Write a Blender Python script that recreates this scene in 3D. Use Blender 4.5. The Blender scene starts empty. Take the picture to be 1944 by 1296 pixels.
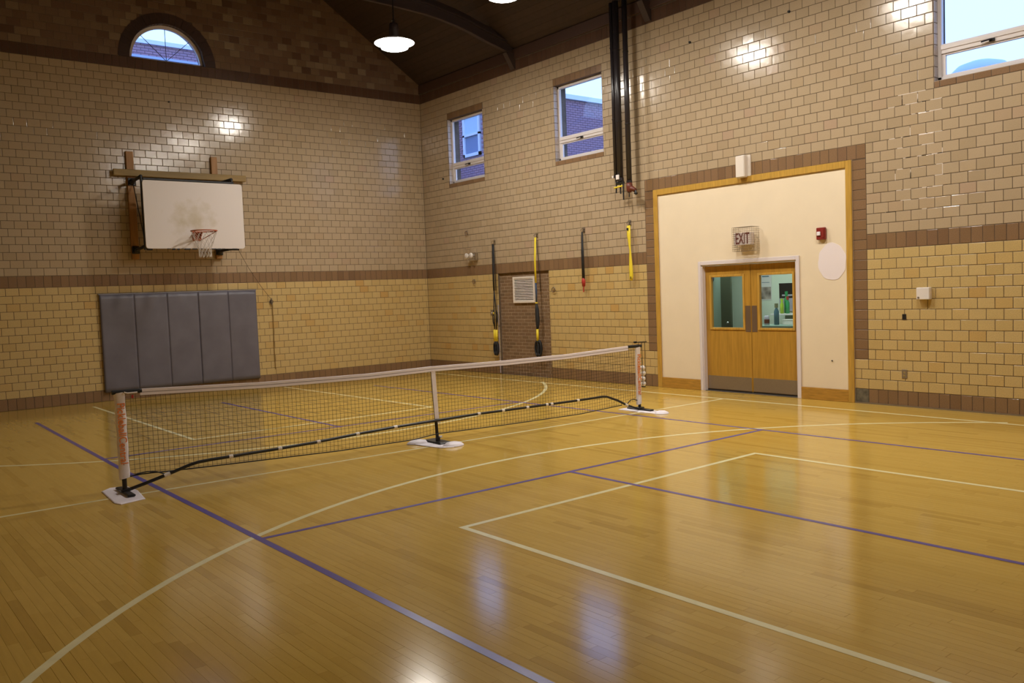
import bpy, math, random
from mathutils import Vector, Matrix

# ------------------------------------------------------------------ camera, world, light, exposure
SC = bpy.context.scene
COL = SC.collection
cd = bpy.data.cameras.new('camera'); cam = bpy.data.objects.new('camera', cd); COL.objects.link(cam)
CAM = (-11.1142, -16.8970, 1.7148)
YAW, PITCH, ROLL, FPX = 0.6766, -0.0576, -0.0382, 1636.9
cd.sensor_width = 36.0; cd.lens = FPX*36.0/1944.0; cd.clip_start = 0.05; cd.clip_end = 300
_f = Vector((math.sin(YAW)*math.cos(PITCH), math.cos(YAW)*math.cos(PITCH), math.sin(PITCH)))
_r = Vector((math.cos(YAW), -math.sin(YAW), 0)); _u = _r.cross(_f)
R2 = math.cos(ROLL)*_r+math.sin(ROLL)*_u; U2 = -math.sin(ROLL)*_r+math.cos(ROLL)*_u
cam.matrix_world = Matrix(((R2.x, U2.x, -_f.x, CAM[0]), (R2.y, U2.y, -_f.y, CAM[1]), (R2.z, U2.z, -_f.z, CAM[2]), (0, 0, 0, 1)))
SC.camera = cam
SC.view_settings.view_transform = 'Standard'; SC.view_settings.look = 'None'
SC.view_settings.gamma = 1.0; SC.view_settings.exposure = 0.22
SC.view_settings.use_curve_mapping = False
SC.cycles.use_denoising = True
SC.cycles.max_bounces = 8; SC.cycles.diffuse_bounces = 5; SC.cycles.glossy_bounces = 4
SC.cycles.sample_clamp_indirect = 6.0
LAMP_E = 225.0          # right-hand row of lamps
LAMP_E2 = 2.5          # left-hand row, still warming up and greenish
LAMP_COL = (1.0, 0.94, 0.85)
LAMP_COL2 = (0.55, 1.0, 0.78)

w = bpy.data.worlds.new('world'); SC.world = w; w.use_nodes = True
wn = w.node_tree.nodes; wl = w.node_tree.links
bg = wn['Background']; bg.inputs['Strength'].default_value = 2.7
tc = wn.new('ShaderNodeTexCoord'); sp = wn.new('ShaderNodeSeparateXYZ'); rp = wn.new('ShaderNodeValToRGB')
wl.new(tc.outputs['Generated'], sp.inputs[0]); wl.new(sp.outputs['Z'], rp.inputs[0]); wl.new(rp.outputs[0], bg.inputs[0])
rp.color_ramp.elements[0].position = 0.0; rp.color_ramp.elements[0].color = (0.33, 0.46, 0.56, 1)
rp.color_ramp.elements[1].position = 0.7; rp.color_ramp.elements[1].color = (0.30, 0.52, 1.45, 1)

rnd = random.Random(7)

# ------------------------------------------------------------------ dimensions
CO = 0.13547                    # tile course
H0 = 0.2032; H1 = H0+14*CO; H2 = H1+0.2032; H3 = H2+28*CO; H4 = H3+0.2032
XL = -11.42; YF = -17.75; XR = -5.66; ZE = 6.52; SL = 0.65
def rake(x): return ZE+SL*min(-x, x-(-11.32))
TW = 0.2032                     # tile length

# ------------------------------------------------------------------ materials
def new_mat(name):
    m = bpy.data.materials.new(name); m.use_nodes = True
    return m, m.node_tree.nodes, m.node_tree.links, m.node_tree.nodes['Principled BSDF']
def mat(name, col, rough=0.5, metal=0.0, var=0.0, scale=20.0, bump=0.0, bscale=60.0, stretch=None, emit=None, estr=0.0, spec=0.5, coat=0.0):
    m, n, l, b = new_mat(name)
    b.inputs['Base Color'].default_value = (*col, 1); b.inputs['Roughness'].default_value = rough
    b.inputs['Metallic'].default_value = metal; b.inputs['Specular IOR Level'].default_value = spec
    b.inputs['Coat Weight'].default_value = coat; b.inputs['Coat Roughness'].default_value = 0.15
    t = n.new('ShaderNodeTexCoord'); mp = n.new('ShaderNodeMapping'); l.new(t.outputs['Object'], mp.inputs[0])
    if stretch: mp.inputs['Scale'].default_value = stretch
    if var > 0:
        nz = n.new('ShaderNodeTexNoise'); nz.inputs['Scale'].default_value = scale; nz.inputs['Detail'].default_value = 4
        l.new(mp.outputs[0], nz.inputs['Vector'])
        mx = n.new('ShaderNodeValToRGB'); l.new(nz.outputs['Fac'], mx.inputs[0])
        mx.color_ramp.elements[0].position = 0.3; mx.color_ramp.elements[1].position = 0.7
        mx.color_ramp.elements[0].color = (*[c*(1-var) for c in col], 1)
        mx.color_ramp.elements[1].color = (*[min(1, c*(1+var)) for c in col], 1)
        l.new(mx.outputs[0], b.inputs['Base Color'])
    if bump > 0:
        nb = n.new('ShaderNodeTexNoise'); nb.inputs['Scale'].default_value = bscale
        l.new(mp.outputs[0], nb.inputs['Vector'])
        bp = n.new('ShaderNodeBump'); bp.inputs['Strength'].default_value = bump; bp.inputs['Distance'].default_value = 0.01
        l.new(nb.outputs['Fac'], bp.inputs['Height']); l.new(bp.outputs[0], b.inputs['Normal'])
    if emit:
        b.inputs['Emission Color'].default_value = (*emit, 1); b.inputs['Emission Strength'].default_value = estr
    return m
def mat_pieces(name, cols, rough=0.2, speck=0.12, sscale=90.0, spec=0.5, bump=0.0, grain=None, bscale=8.0, coat=0.0):
    """glazed tiles, bricks, boards: colour of each piece from the face attribute 'rnd'."""
    m, n, l, b = new_mat(name)
    at = n.new('ShaderNodeAttribute'); at.attribute_name = 'rnd'
    r = n.new('ShaderNodeValToRGB'); l.new(at.outputs['Fac'], r.inputs[0])
    while len(r.color_ramp.elements) < len(cols): r.color_ramp.elements.new(0.5)
    for i, c in enumerate(cols):
        e = r.color_ramp.elements[i]; e.position = i/(len(cols)-1); e.color = (*c, 1)
    t = n.new('ShaderNodeTexCoord'); mp = n.new('ShaderNodeMapping'); l.new(t.outputs['Object'], mp.inputs[0])
    if grain: mp.inputs['Scale'].default_value = grain
    nz = n.new('ShaderNodeTexNoise'); nz.inputs['Scale'].default_value = sscale; nz.inputs['Detail'].default_value = 3
    l.new(mp.outputs[0], nz.inputs['Vector'])
    mr = n.new('ShaderNodeMapRange'); mr.inputs['From Min'].default_value = 0.3; mr.inputs['From Max'].default_value = 0.7
    mr.inputs['To Min'].default_value = 1-speck; mr.inputs['To Max'].default_value = 1+speck
    l.new(nz.outputs['Fac'], mr.inputs[0])
    mx = n.new('ShaderNodeVectorMath'); mx.operation = 'SCALE'; l.new(r.outputs[0], mx.inputs[0]); l.new(mr.outputs[0], mx.inputs['Scale'])
    l.new(mx.outputs[0], b.inputs['Base Color'])
    b.inputs['Roughness'].default_value = rough; b.inputs['Specular IOR Level'].default_value = spec
    b.inputs['Coat Weight'].default_value = coat
    if bump > 0:
        nb = n.new('ShaderNodeTexNoise'); nb.inputs['Scale'].default_value = bscale; nb.inputs['Detail'].default_value = 1
        l.new(t.outputs['Object'], nb.inputs['Vector'])
        bp = n.new('ShaderNodeBump'); bp.inputs['Strength'].default_value = bump; bp.inputs['Distance'].default_value = 0.01
        l.new(nb.outputs['Fac'], bp.inputs['Height']); l.new(bp.outputs[0], b.inputs['Normal'])
    return m

M = {}
M['buff_low'] = mat_pieces('glazed buff tile', [(.51,.358,.142), (.545,.390,.160), (.555,.400,.167), (.565,.408,.175), (.55,.376,.143), (.52,.32,.105)], rough=.30, bump=.10, bscale=9)
M['buff_up'] = mat_pieces('glazed pinkish buff tile', [(.40,.30,.185), (.43,.325,.205), (.445,.338,.215), (.455,.345,.222), (.435,.322,.195), (.44,.312,.208)], rough=.17, bump=.13, bscale=9, speck=.05)
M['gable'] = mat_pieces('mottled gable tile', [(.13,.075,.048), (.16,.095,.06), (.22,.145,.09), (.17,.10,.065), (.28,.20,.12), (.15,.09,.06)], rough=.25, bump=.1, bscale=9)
M['brown'] = mat_pieces('glazed brown tile', [(.200,.115,.060), (.222,.130,.066), (.242,.143,.076), (.25,.148,.072), (.215,.124,.068)], rough=.24, bump=.12, bscale=9)
M['brown_dark'] = mat_pieces('dark glazed brown tile', [(.095,.050,.030), (.11,.058,.035), (.12,.066,.040)], rough=.26, bump=.1, bscale=9)
M['arch'] = mat_pieces('near black brown arch tile', [(.050,.027,.020), (.058,.032,.023), (.066,.036,.026)], rough=.3)
M['mortar'] = mat('mortar', (.115,.08,.052), .9, var=.25, scale=6)
M['mortar_brown'] = M['mortar']
M['brick'] = mat_pieces('brown face brick', [(.17,.102,.050), (.20,.118,.058), (.225,.135,.068), (.19,.108,.053), (.235,.145,.076)], rough=.8, speck=.2)
M['brick_mortar'] = mat('pale brick mortar', (.36,.26,.17), .95, var=.1)
M['floor'] = mat_pieces('varnished maple strip', [(.475,.292,.050), (.55,.348,.064), (.575,.370,.072), (.59,.382,.078), (.565,.358,.067), (.505,.312,.054)], rough=.135, speck=.045, sscale=14, grain=(3, .25, 1), bump=.0, bscale=3.0, spec=.5)
M['floor_gap'] = mat('dark gap between boards', (.10,.05,.015), .8)
M['line_white'] = mat('cream court paint', (.80,.73,.42), .26, var=.06, scale=8)
M['line_blue'] = mat('blue court tape', (.075,.055,.31), .28, var=.12, scale=5)
M['plaster'] = mat('cream painted plaster', (.84,.71,.52), .45, var=.02, scale=3)
M['patch'] = mat('fresh pale paint patch', (.86,.77,.78), .45)
M['oak'] = mat('varnished oak', (.52,.30,.055), .3, var=.16, scale=6, stretch=(6,6,.6))
M['oak_h'] = mat('varnished oak baseboard', (.45,.235,.04), .3, var=.2, scale=6, stretch=(1,1,8))
M['door'] = mat('honey oak veneer', (.44,.235,.035), .32, var=.14, scale=5, stretch=(7,7,.5))
M['white_frame'] = mat('white painted door frame', (.74,.67,.68), .4)
M['steel'] = mat('brushed steel', (.36,.31,.27), .38, metal=.8, var=.08, scale=30, stretch=(1,12,1))
M['push'] = mat('worn bronze plate', (.23,.16,.11), .4, metal=.6)
M['black'] = mat('black metal', (.012,.011,.012), .4)
M['black_fab'] = mat('black webbing', (.012,.012,.014), .7)
M['yellow'] = mat('yellow webbing', (.80,.62,.03), .6)
M['red'] = mat('red foam', (.42,.03,.02), .6)
M['white'] = mat('white plastic', (.78,.72,.68), .4)
M['tape'] = mat('white vinyl net tape', (.86,.80,.86), .5)
M['tape_seam'] = mat('grey seam', (.42,.38,.44), .6)
M['sleeve'] = mat('white sleeve fabric', (.82,.77,.80), .6, var=.05, scale=12)
M['orange'] = mat('orange print', (.78,.22,.03), .6)
M['net'] = mat('dark net cord', (.035,.022,.012), .8)
M['net_white'] = mat('white net cord', (.62,.57,.52), .8)
M['pad'] = mat('grey vinyl mat', (.135,.125,.15), .48, var=.10, scale=3, bump=.12, bscale=4)
M['pad_edge'] = mat('pale grey vinyl edge', (.25,.24,.27), .5)
M['board'] = None
M['wood_old'] = mat('weathered yellow beam', (.30,.19,.055), .6, var=.15, scale=5, stretch=(.5,4,4))
M['wood_red'] = mat('reddish wooden upright', (.36,.17,.045), .55, var=.15, scale=5, stretch=(4,4,.5))
M['rim'] = mat('rusty orange iron', (.42,.10,.035), .5)
M['pipe'] = mat('black lacquered pipe', (.022,.017,.018), .28)
M['valve'] = mat('red painted valve', (.13,.028,.014), .45)
M['ceil'] = mat_pieces('dark stained ceiling board', [(.035,.020,.015), (.048,.028,.020), (.042,.024,.019)], rough=.6, sscale=10)
M['ceil_back'] = mat('dark ceiling backing', (.02,.012,.01), .8)
M['beam'] = mat('dark brown beam', (.055,.036,.032), .5)
M['cornice'] = mat('dark brown cornice', (.075,.038,.024), .5)
M['shade'] = mat('white enamel lamp dish', (.82,.80,.78), .4)
M['lens'] = mat('lit lamp lens', (.9,.9,.9), .4, emit=LAMP_COL, estr=LAMP_E)
M['dish'] = mat('lit prismatic lamp dish', (.9,.9,.9), .4, emit=LAMP_COL, estr=LAMP_E*.10)
M['lens2'] = mat('lit greenish lens', (.9,.9,.9), .4, emit=LAMP_COL2, estr=LAMP_E2)
M['dish2'] = mat('lit greenish lamp dish', (.9,.9,.9), .4, emit=LAMP_COL2, estr=LAMP_E2*.32)
M['vinyl'] = mat('white vinyl window frame', (.70,.64,.62), .4)
M['jamb'] = mat_pieces('bullnose jamb tile', [(.42,.35,.30), (.50,.42,.36), (.46,.38,.32)], rough=.12)
M['vent'] = mat('white enamel vent', (.76,.68,.60), .4)
M['vent_dark'] = mat('dark duct', (.05,.035,.02), .9)
M['cage'] = mat('wire', (.34,.27,.18), .4, metal=.6)
M['exit_face'] = mat('exit sign face', (.74,.66,.64), .5)
M['exit_red'] = mat('dark red exit letters', (.13,.012,.012), .5)
M['alarm'] = mat('red alarm housing', (.24,.02,.014), .4)
M['chrome'] = mat('chrome', (.62,.60,.57), .15, metal=1.0)
M['stone'] = mat('green grey marble block', (.13,.115,.085), .3, var=.45, scale=14)
M['greenwall'] = mat('pale green office wall', (.74,.79,.64), .6)
M['greenwall_d'] = mat('grey green corridor wall', (.30,.40,.32), .6)
M['dark_green'] = mat('dark olive door', (.06,.075,.045), .5)
M['blue'] = mat('blue cloth', (.03,.06,.13), .8)
M['ext_brick'] = mat_pieces('red brick outside', [(.34,.19,.21), (.38,.21,.22), (.32,.19,.22)], rough=.9)
M['ext_mortar'] = mat('outside mortar', (.42,.34,.36), .9)
M['ext_trim'] = mat('pale stone coping', (.78,.78,.78), .8)
M['ext_glass'] = mat('outside window pane', (.35,.45,.6), .15)
M['ext_shade'] = mat('drawn white blind', (.55,.66,.68), .6)
M['ext_dark_pane'] = mat('dark pane reflection', (.22,.27,.36), .7)  # dark reflection of the lower outside pane, put into its colour
M['ground'] = mat('asphalt', (.12,.12,.12), .9)
M['tin'] = mat('plain grey metal', (.40,.45,.55), .5)

def glass_mat():
    m = bpy.data.materials.new('window glass'); m.use_nodes = True
    n, l = m.node_tree.nodes, m.node_tree.links
    n.remove(n['Principled BSDF']); out = n['Material Output']
    tr = n.new('ShaderNodeBsdfTransparent'); tr.inputs[0].default_value = (.93, .97, 1, 1)
    gl = n.new('ShaderNodeBsdfGlossy'); gl.inputs['Roughness'].default_value = .02
    lw = n.new('ShaderNodeLayerWeight'); lw.inputs[0].default_value = .5
    pw = n.new('ShaderNodeMath'); pw.operation = 'POWER'; l.new(lw.outputs['Facing'], pw.inputs[0]); pw.inputs[1].default_value = 5
    fr = n.new('ShaderNodeMath'); fr.operation = 'MULTIPLY_ADD'; l.new(pw.outputs[0], fr.inputs[0]); fr.inputs[1].default_value = .9; fr.inputs[2].default_value = .04
    mx = n.new('ShaderNodeMixShader')
    l.new(fr.outputs[0], mx.inputs[0]); l.new(tr.outputs[0], mx.inputs[1]); l.new(gl.outputs[0], mx.inputs[2]); l.new(mx.outputs[0], out.inputs[0])
    return m
M['glass'] = glass_mat()
M['green'] = mat('green plastic', (.03,.30,.10), .4); M['lime'] = mat('lime plastic', (.45,.62,.05), .4); M['bluegrey'] = mat('blue grey glass', (.07,.15,.20), .3); M['ol'] = mat('olive cap', (.18,.18,.09), .5)
def board_mat():
    """white backboard with the dirt the ball leaves above the rim"""
    m, n, l, b = new_mat('scuffed white backboard')
    t = n.new('ShaderNodeTexCoord'); sx = n.new('ShaderNodeSeparateXYZ'); l.new(t.outputs['Object'], sx.inputs[0])
    def m2(op, a, bb):
        q = n.new('ShaderNodeMath'); q.operation = op
        for i, v in enumerate((a, bb)):
            if isinstance(v, (int, float)): q.inputs[i].default_value = v
            else: l.new(v, q.inputs[i])
        return q.outputs[0]
    dx = m2('DIVIDE', m2('SUBTRACT', sx.outputs['X'], -5.60), .62); dz = m2('DIVIDE', m2('SUBTRACT', sx.outputs['Z'], 3.30), .42)
    r = m2('SQRT', m2('ADD', m2('MULTIPLY', dx, dx), m2('MULTIPLY', dz, dz)), 0)
    nz = n.new('ShaderNodeTexNoise'); nz.inputs['Scale'].default_value = 6; nz.inputs['Detail'].default_value = 6; l.new(t.outputs['Object'], nz.inputs['Vector'])
    f = m2('SUBTRACT', m2('MULTIPLY', nz.outputs['Fac'], 1.7), r)
    rp = n.new('ShaderNodeValToRGB'); l.new(f, rp.inputs[0])
    rp.color_ramp.elements[0].position = .05; rp.color_ramp.elements[0].color = (.72, .65, .61, 1)
    rp.color_ramp.elements[1].position = .9; rp.color_ramp.elements[1].color = (.56, .48, .35, 1)
    l.new(rp.outputs[0], b.inputs['Base Color']); b.inputs['Roughness'].default_value = .5
    return m
M['board'] = board_mat()
def poster_mat():
    m, n, l, b = new_mat('poster print')
    t = n.new('ShaderNodeTexCoord'); v = n.new('ShaderNodeTexVoronoi'); v.inputs['Scale'].default_value = 9; l.new(t.outputs['Object'], v.inputs['Vector'])
    rp = n.new('ShaderNodeValToRGB'); l.new(v.outputs['Distance'], rp.inputs[0])
    rp.color_ramp.elements[0].color = (.10,.08,.07,1); rp.color_ramp.elements[1].color = (.62,.5,.42,1)
    l.new(rp.outputs[0], b.inputs['Base Color']); return m
M['poster'] = poster_mat()

# ------------------------------------------------------------------ mesh helpers
class MB:
    def __init__(s): s.v = []; s.f = []; s.r = []; s.m = []; s.mats = []
    def mi(s, m):
        if m not in s.mats: s.mats.append(m)
        return s.mats.index(m)
    def quad(s, pts, rv=0.5, m=None):
        b = len(s.v); s.v += [tuple(p) for p in pts]; s.f.append(tuple(range(b, b+len(pts)))); s.r.append(rv); s.m.append(s.mi(m) if m else 0)
    def add(s, verts, faces, rv=0.5, m=None):
        b = len(s.v); s.v += [tuple(p) for p in verts]; k = s.mi(m) if m else 0
        for f in faces: s.f.append(tuple(b+i for i in f)); s.r.append(rv); s.m.append(k)
    def box(s, a, b, rv=0.5, bev=0.0, m=None):
        x0, x1 = sorted((a[0], b[0])); y0, y1 = sorted((a[1], b[1])); z0, z1 = sorted((a[2], b[2]))
        if bev > 0:
            e = min(bev, (x1-x0)*.45, (y1-y0)*.45, (z1-z0)*.45); vs = []; idx = {}
            for i, x in enumerate((x0, x1)):
                for j, y in enumerate((y0, y1)):
                    for k, z in enumerate((z0, z1)):
                        sx, sy, sz = (e if i == 0 else -e), (e if j == 0 else -e), (e if k == 0 else -e)
                        idx[i, j, k] = len(vs); vs += [(x, y+sy, z+sz), (x+sx, y, z+sz), (x+sx, y+sy, z)]
            fs = []
            for i in (0, 1): fs.append([idx[i, 0, 0], idx[i, 1, 0], idx[i, 1, 1], idx[i, 0, 1]][::1 if i else -1])
            for j in (0, 1): fs.append([idx[0, j, 0]+1, idx[0, j, 1]+1, idx[1, j, 1]+1, idx[1, j, 0]+1][::1 if j else -1])
            for k in (0, 1): fs.append([idx[0, 0, k]+2, idx[1, 0, k]+2, idx[1, 1, k]+2, idx[0, 1, k]+2][::1 if k else -1])
            for i in (0, 1):
                for j in (0, 1): fs.append([idx[i, j, 0], idx[i, j, 0]+1, idx[i, j, 1]+1, idx[i, j, 1]][::1 if i == j else -1])
                for k in (0, 1): fs.append([idx[i, 0, k], idx[i, 0, k]+2, idx[i, 1, k]+2, idx[i, 1, k]][::-1 if i == k else 1])
            for j in (0, 1):
                for k in (0, 1): fs.append([idx[0, j, k]+1, idx[0, j, k]+2, idx[1, j, k]+2, idx[1, j, k]+1][::1 if j == k else -1])
            for key, q in idx.items(): fs.append([q, q+1, q+2])
            s.add(vs, fs, rv, m); return s
        vs = [(x, y, z) for x in (x0, x1) for y in (y0, y1) for z in (z0, z1)]
        s.add(vs, [(0,1,3,2), (4,6,7,5), (0,4,5,1), (2,3,7,6), (0,2,6,4), (1,5,7,3)], rv, m); return s
    def tube(s, pts, r, n=8, rv=0.5, m=None, caps=True, flat=1.0, up=None):
        pts = [Vector(p) for p in pts]; rs = r if isinstance(r, (list, tuple)) else [r]*len(pts)
        b = len(s.v); vs = []; prev = None
        for i, p in enumerate(pts):
            d = (pts[min(i+1, len(pts)-1)]-pts[max(i-1, 0)])
            d = d.normalized() if d.length > 1e-9 else Vector((0, 0, 1))
            a = Vector(up) if up else (Vector((0, 0, 1)) if abs(d.z) < .9 else Vector((1, 0, 0)))
            if prev is not None and up is None: a = prev
            x = (a-d*a.dot(d)).normalized(); y = d.cross(x); prev = x
            for k in range(n):
                t = 2*math.pi*(k+.5)/n; vs.append(p+x*math.cos(t)*rs[i]*flat+y*math.sin(t)*rs[i])
        fs = []
        for i in range(len(pts)-1):
            for k in range(n): a0 = i*n+k; a1 = i*n+(k+1) % n; fs.append((a0, a1, a1+n, a0+n))
        if caps: fs.append(tuple(range(n))[::-1]); fs.append(tuple((len(pts)-1)*n+k for k in range(n)))
        s.add(vs, fs, rv, m); return s
    def lathe(s, prof, n=24, c=(0, 0, 0), axis='z', rv=0.5, m=None):
        vs = []
        for (r, h) in prof:
            for k in range(n):
                t = 2*math.pi*k/n; a, b_ = r*math.cos(t), r*math.sin(t)
                p = {'z': (a, b_, h), 'x': (h, a, b_), 'y': (a, h, b_)}[axis]
                vs.append((c[0]+p[0], c[1]+p[1], c[2]+p[2]))
        fs = [(i*n+k, i*n+(k+1) % n, (i+1)*n+(k+1) % n, (i+1)*n+k) for i in range(len(prof)-1) for k in range(n)]
        s.add(vs, fs, rv, m); return s
    def torus(s, c, R, r, n=32, k=8, axis='z', rv=.5, m=None, a0=0, a1=2*math.pi):
        pts = []
        full = abs(a1-a0-2*math.pi) < 1e-6
        for i in range(n+1):
            t = a0+(a1-a0)*i/n; a, b = R*math.cos(t), R*math.sin(t)
            p = {'z': (a, b, 0), 'x': (0, a, b), 'y': (a, 0, b)}[axis]; pts.append((c[0]+p[0], c[1]+p[1], c[2]+p[2]))
        s.tube(pts, r, k, rv, m, caps=not full, up={'z': (0,0,1), 'x': (1,0,0), 'y': (0,1,0)}[axis]); return s
    def sphere(s, c, r, n=14, rv=.5, m=None):
        s.lathe([(r*math.sin(math.pi*i/n)+1e-5, -r*math.cos(math.pi*i/n)) for i in range(n+1)], n, c, 'z', rv, m); return s
    def prism(s, poly, d0, d1, axis='y', rv=.5, m=None):
        def P(a, b, d): return {'y': (a, d, b), 'x': (d, a, b), 'z': (a, b, d)}[axis]
        n = len(poly); vs = [P(a, b, d0) for a, b in poly]+[P(a, b, d1) for a, b in poly]
        s.add(vs, [tuple(range(n)), tuple(range(n, 2*n))[::-1]]+[(i, (i+1) % n, n+(i+1) % n, n+i) for i in range(n)], rv, m); return s
    def build(s, name, m, parent=None, smooth=False, kind=None, label=None):
        me = bpy.data.meshes.new(name); me.from_pydata(s.v, [], s.f)
        if m is not None and not s.mats: me.materials.append(m)
        for x in s.mats: me.materials.append(x)
        if s.mats: me.polygons.foreach_set('material_index', s.m)
        a = me.attributes.new('rnd', 'FLOAT', 'FACE'); a.data.foreach_set('value', s.r)
        if smooth: me.polygons.foreach_set('use_smooth', [True]*len(me.polygons))
        me.update()
        o = bpy.data.objects.new(name, me); COL.objects.link(o)
        if parent is not None: o.parent = parent
        if kind: o['kind'] = kind
        if label: o['label'] = label
        return o
def bx(name, a, b, m, parent=None, bev=0.0, rv=.5, **k): return MB().box(a, b, rv, bev).build(name, m, parent, **k)
def tag(o, label, cat, group=None, kind=None):
    o['label'] = label; o['category'] = cat
    if group: o['group'] = group
    if kind: o['kind'] = kind
    return o
def thing(name, label, cat, loc=(0, 0, 0), rz=0.0, group=None):
    o = bpy.data.objects.new(name, None); COL.objects.link(o); o.location = loc; o.rotation_euler = (0, 0, rz)
    o.empty_display_size = .2
    return tag(o, label, cat, group)
def shift(o, loc):
    """parts were drawn in world coordinates: move the empty to its base and the parts back"""
    o.location = loc
    for c in o.children: c.location = (-loc[0], -loc[1], -loc[2])
    return o
def struct(o, label=None):
    o['kind'] = 'structure'
    if label: o['label'] = label
    return o
def lettering(name, txt, m, parent, size, origin, xdir, ydir, extrude=.001, offset=0.0, sx=1.0, length=None):
    c = bpy.data.curves.new(name, 'FONT'); c.body = txt; c.size = size; c.extrude = extrude; c.offset = offset
    c.align_x = 'CENTER'; c.align_y = 'CENTER'
    t = bpy.data.objects.new('tmp', c); COL.objects.link(t)
    dg = bpy.context.evaluated_depsgraph_get(); me = bpy.data.meshes.new_from_object(t.evaluated_get(dg))
    bpy.data.objects.remove(t)
    X = Vector(xdir).normalized(); Y = Vector(ydir).normalized(); Z = X.cross(Y)
    o3 = Vector(origin)
    if length: sx = length/(max(v.co.x for v in me.vertices)-min(v.co.x for v in me.vertices))
    for v in me.vertices: v.co = o3+X*v.co.x*sx+Y*v.co.y+Z*v.co.z
    me.materials.clear(); me.materials.append(m); me.name = name
    o = bpy.data.objects.new(name, me); COL.objects.link(o)
    if parent is not None: o.parent = parent
    return o

# ------------------------------------------------------------------ projection (only to choose which pieces are kept single)
def px(p):
    d = Vector(p)-Vector(CAM); z = d.dot(_f)
    if z < .1: return None
    return (972+FPX*d.dot(R2)/z, 648-FPX*d.dot(U2)/z, z)
def inframe(p): q = px(p); return q is not None and 0 < q[0] < 1944 and 0 < q[1] < 1296
def area(ps):
    q = [px(p) for p in ps]
    if any(a is None for a in q): return 0
    cx = sum(a[0] for a in q)/4; cy = sum(a[1] for a in q)/4
    if not (0 < cx < 1944 and 0 < cy < 1296): return 0
    return abs(sum(q[i][0]*q[(i+1) % 4][1]-q[(i+1) % 4][0]*q[i][1] for i in range(4)))/2

# ------------------------------------------------------------------ tiles
J = 0.0038                       # half joint
def tile_geo(mb, F, u0, u1, v0, v1, rv, tilt=.0007, ch=.0035, th=.007, m=None, proud=0.0):
    """one glazed tile: F(u,v,d) maps to the world, d = height off the wall face"""
    t = [rnd.uniform(-tilt, tilt)+proud for _ in range(3)]; t.append(t[0]+t[2]-t[1])
    o = [(u0+J, v0+J), (u1-J, v0+J), (u1-J, v1-J), (u0+J, v1-J)]
    i = [(u0+J+ch, v0+J+ch), (u1-J-ch, v0+J+ch), (u1-J-ch, v1-J-ch), (u0+J+ch, v1-J-ch)]
    if u1-u0 < 2*(J+ch)+.004 or v1-v0 < 2*(J+ch)+.004: i = [(a*.5+(u0+u1)*.25, b*.5+(v0+v1)*.25) for a, b in o]
    vs = [F(a, b, -th) for a, b in o]+[F(a, b, -.0016+proud) for a, b in o]+[F(a, b, t[k]) for k, (a, b) in enumerate(i)]
    fs = [(8, 9, 10, 11)]
    for k in range(4):
        k2 = (k+1) % 4; fs += [(k, k2, 4+k2, 4+k), (4+k, 4+k2, 8+k2, 8+k)]
    mb.add(vs, fs, rv, m)
def FR(u, v, d): return (-d, u, v)          # right wall, X = 0, faces -X
def FB(u, v, d): return (u, -d, v)          # back wall, Y = 0, faces -Y
def FL(u, v, d): return (XL+d, u, v)
def FF(u, v, d): return (u, YF+d, v)
class TileSet:
    def __init__(s): s.t = []
    def row(s, F, u0, u1, v0, v1, length, off, key, holes=()):
        k0 = math.floor((u0-off)/length)
        iv = []
        u = off+k0*length
        while u < u1:
            a, b = max(u, u0), min(u+length, u1)
            if b-a > .012: iv.append((a, b))
            u += length
        for (ha, hb, va, vb) in holes:
            if vb <= v0+.02 or va >= v1-.02: continue
            nv = []
            for a, b in iv:
                if hb <= a or ha >= b: nv.append((a, b)); continue
                if ha-a > .02: nv.append((a, ha))
                if b-hb > .02: nv.append((hb, b))
            iv = nv
        for a, b in iv: s.t.append((F, a, b, v0, v1, key))
    def emit(s, name, parent, limit=300, tilt=.0007, tagname=None, proud=0.0):
        sc = []
        for i, (F, a, b, c, d, key) in enumerate(s.t):
            sc.append((area([F(a, c, 0), F(b, c, 0), F(b, d, 0), F(a, d, 0)]), i))
        sc.sort(reverse=True); single = set(i for ar, i in sc[:limit] if ar > 0)
        rest = MB()
        for i, (F, a, b, c, d, key) in enumerate(s.t):
            rv = min(1, max(0, rnd.gauss(.45, .22)))
            if i in single:
                q = MB(); tile_geo(q, F, a, b, c, d, rv, tilt, proud=proud); q.build(name, M[key], parent)
            else: tile_geo(rest, F, a, b, c, d, rv, tilt, m=M[key], proud=proud)
        if rest.v: rest.build(name+'_field', None, parent, kind='stuff')

def slab_holes(mb, F, u0, u1, v0, v1, holes, d0, d1, m):
    us = sorted({u0, u1, *[x for h in holes for x in h[:2] if u0 < x < u1]}); vs = sorted({v0, v1, *[x for h in holes for x in h[2:] if v0 < x < v1]})
    for i in range(len(us)-1):
        for j in range(len(vs)-1):
            cu, cv = (us[i]+us[i+1])/2, (vs[j]+vs[j+1])/2
            if any(h[0] < cu < h[1] and h[2] < cv < h[3] for h in holes): continue
            mb.box(F(us[i], vs[j], d0), F(us[i+1], vs[j+1], d1), m=m)

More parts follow.
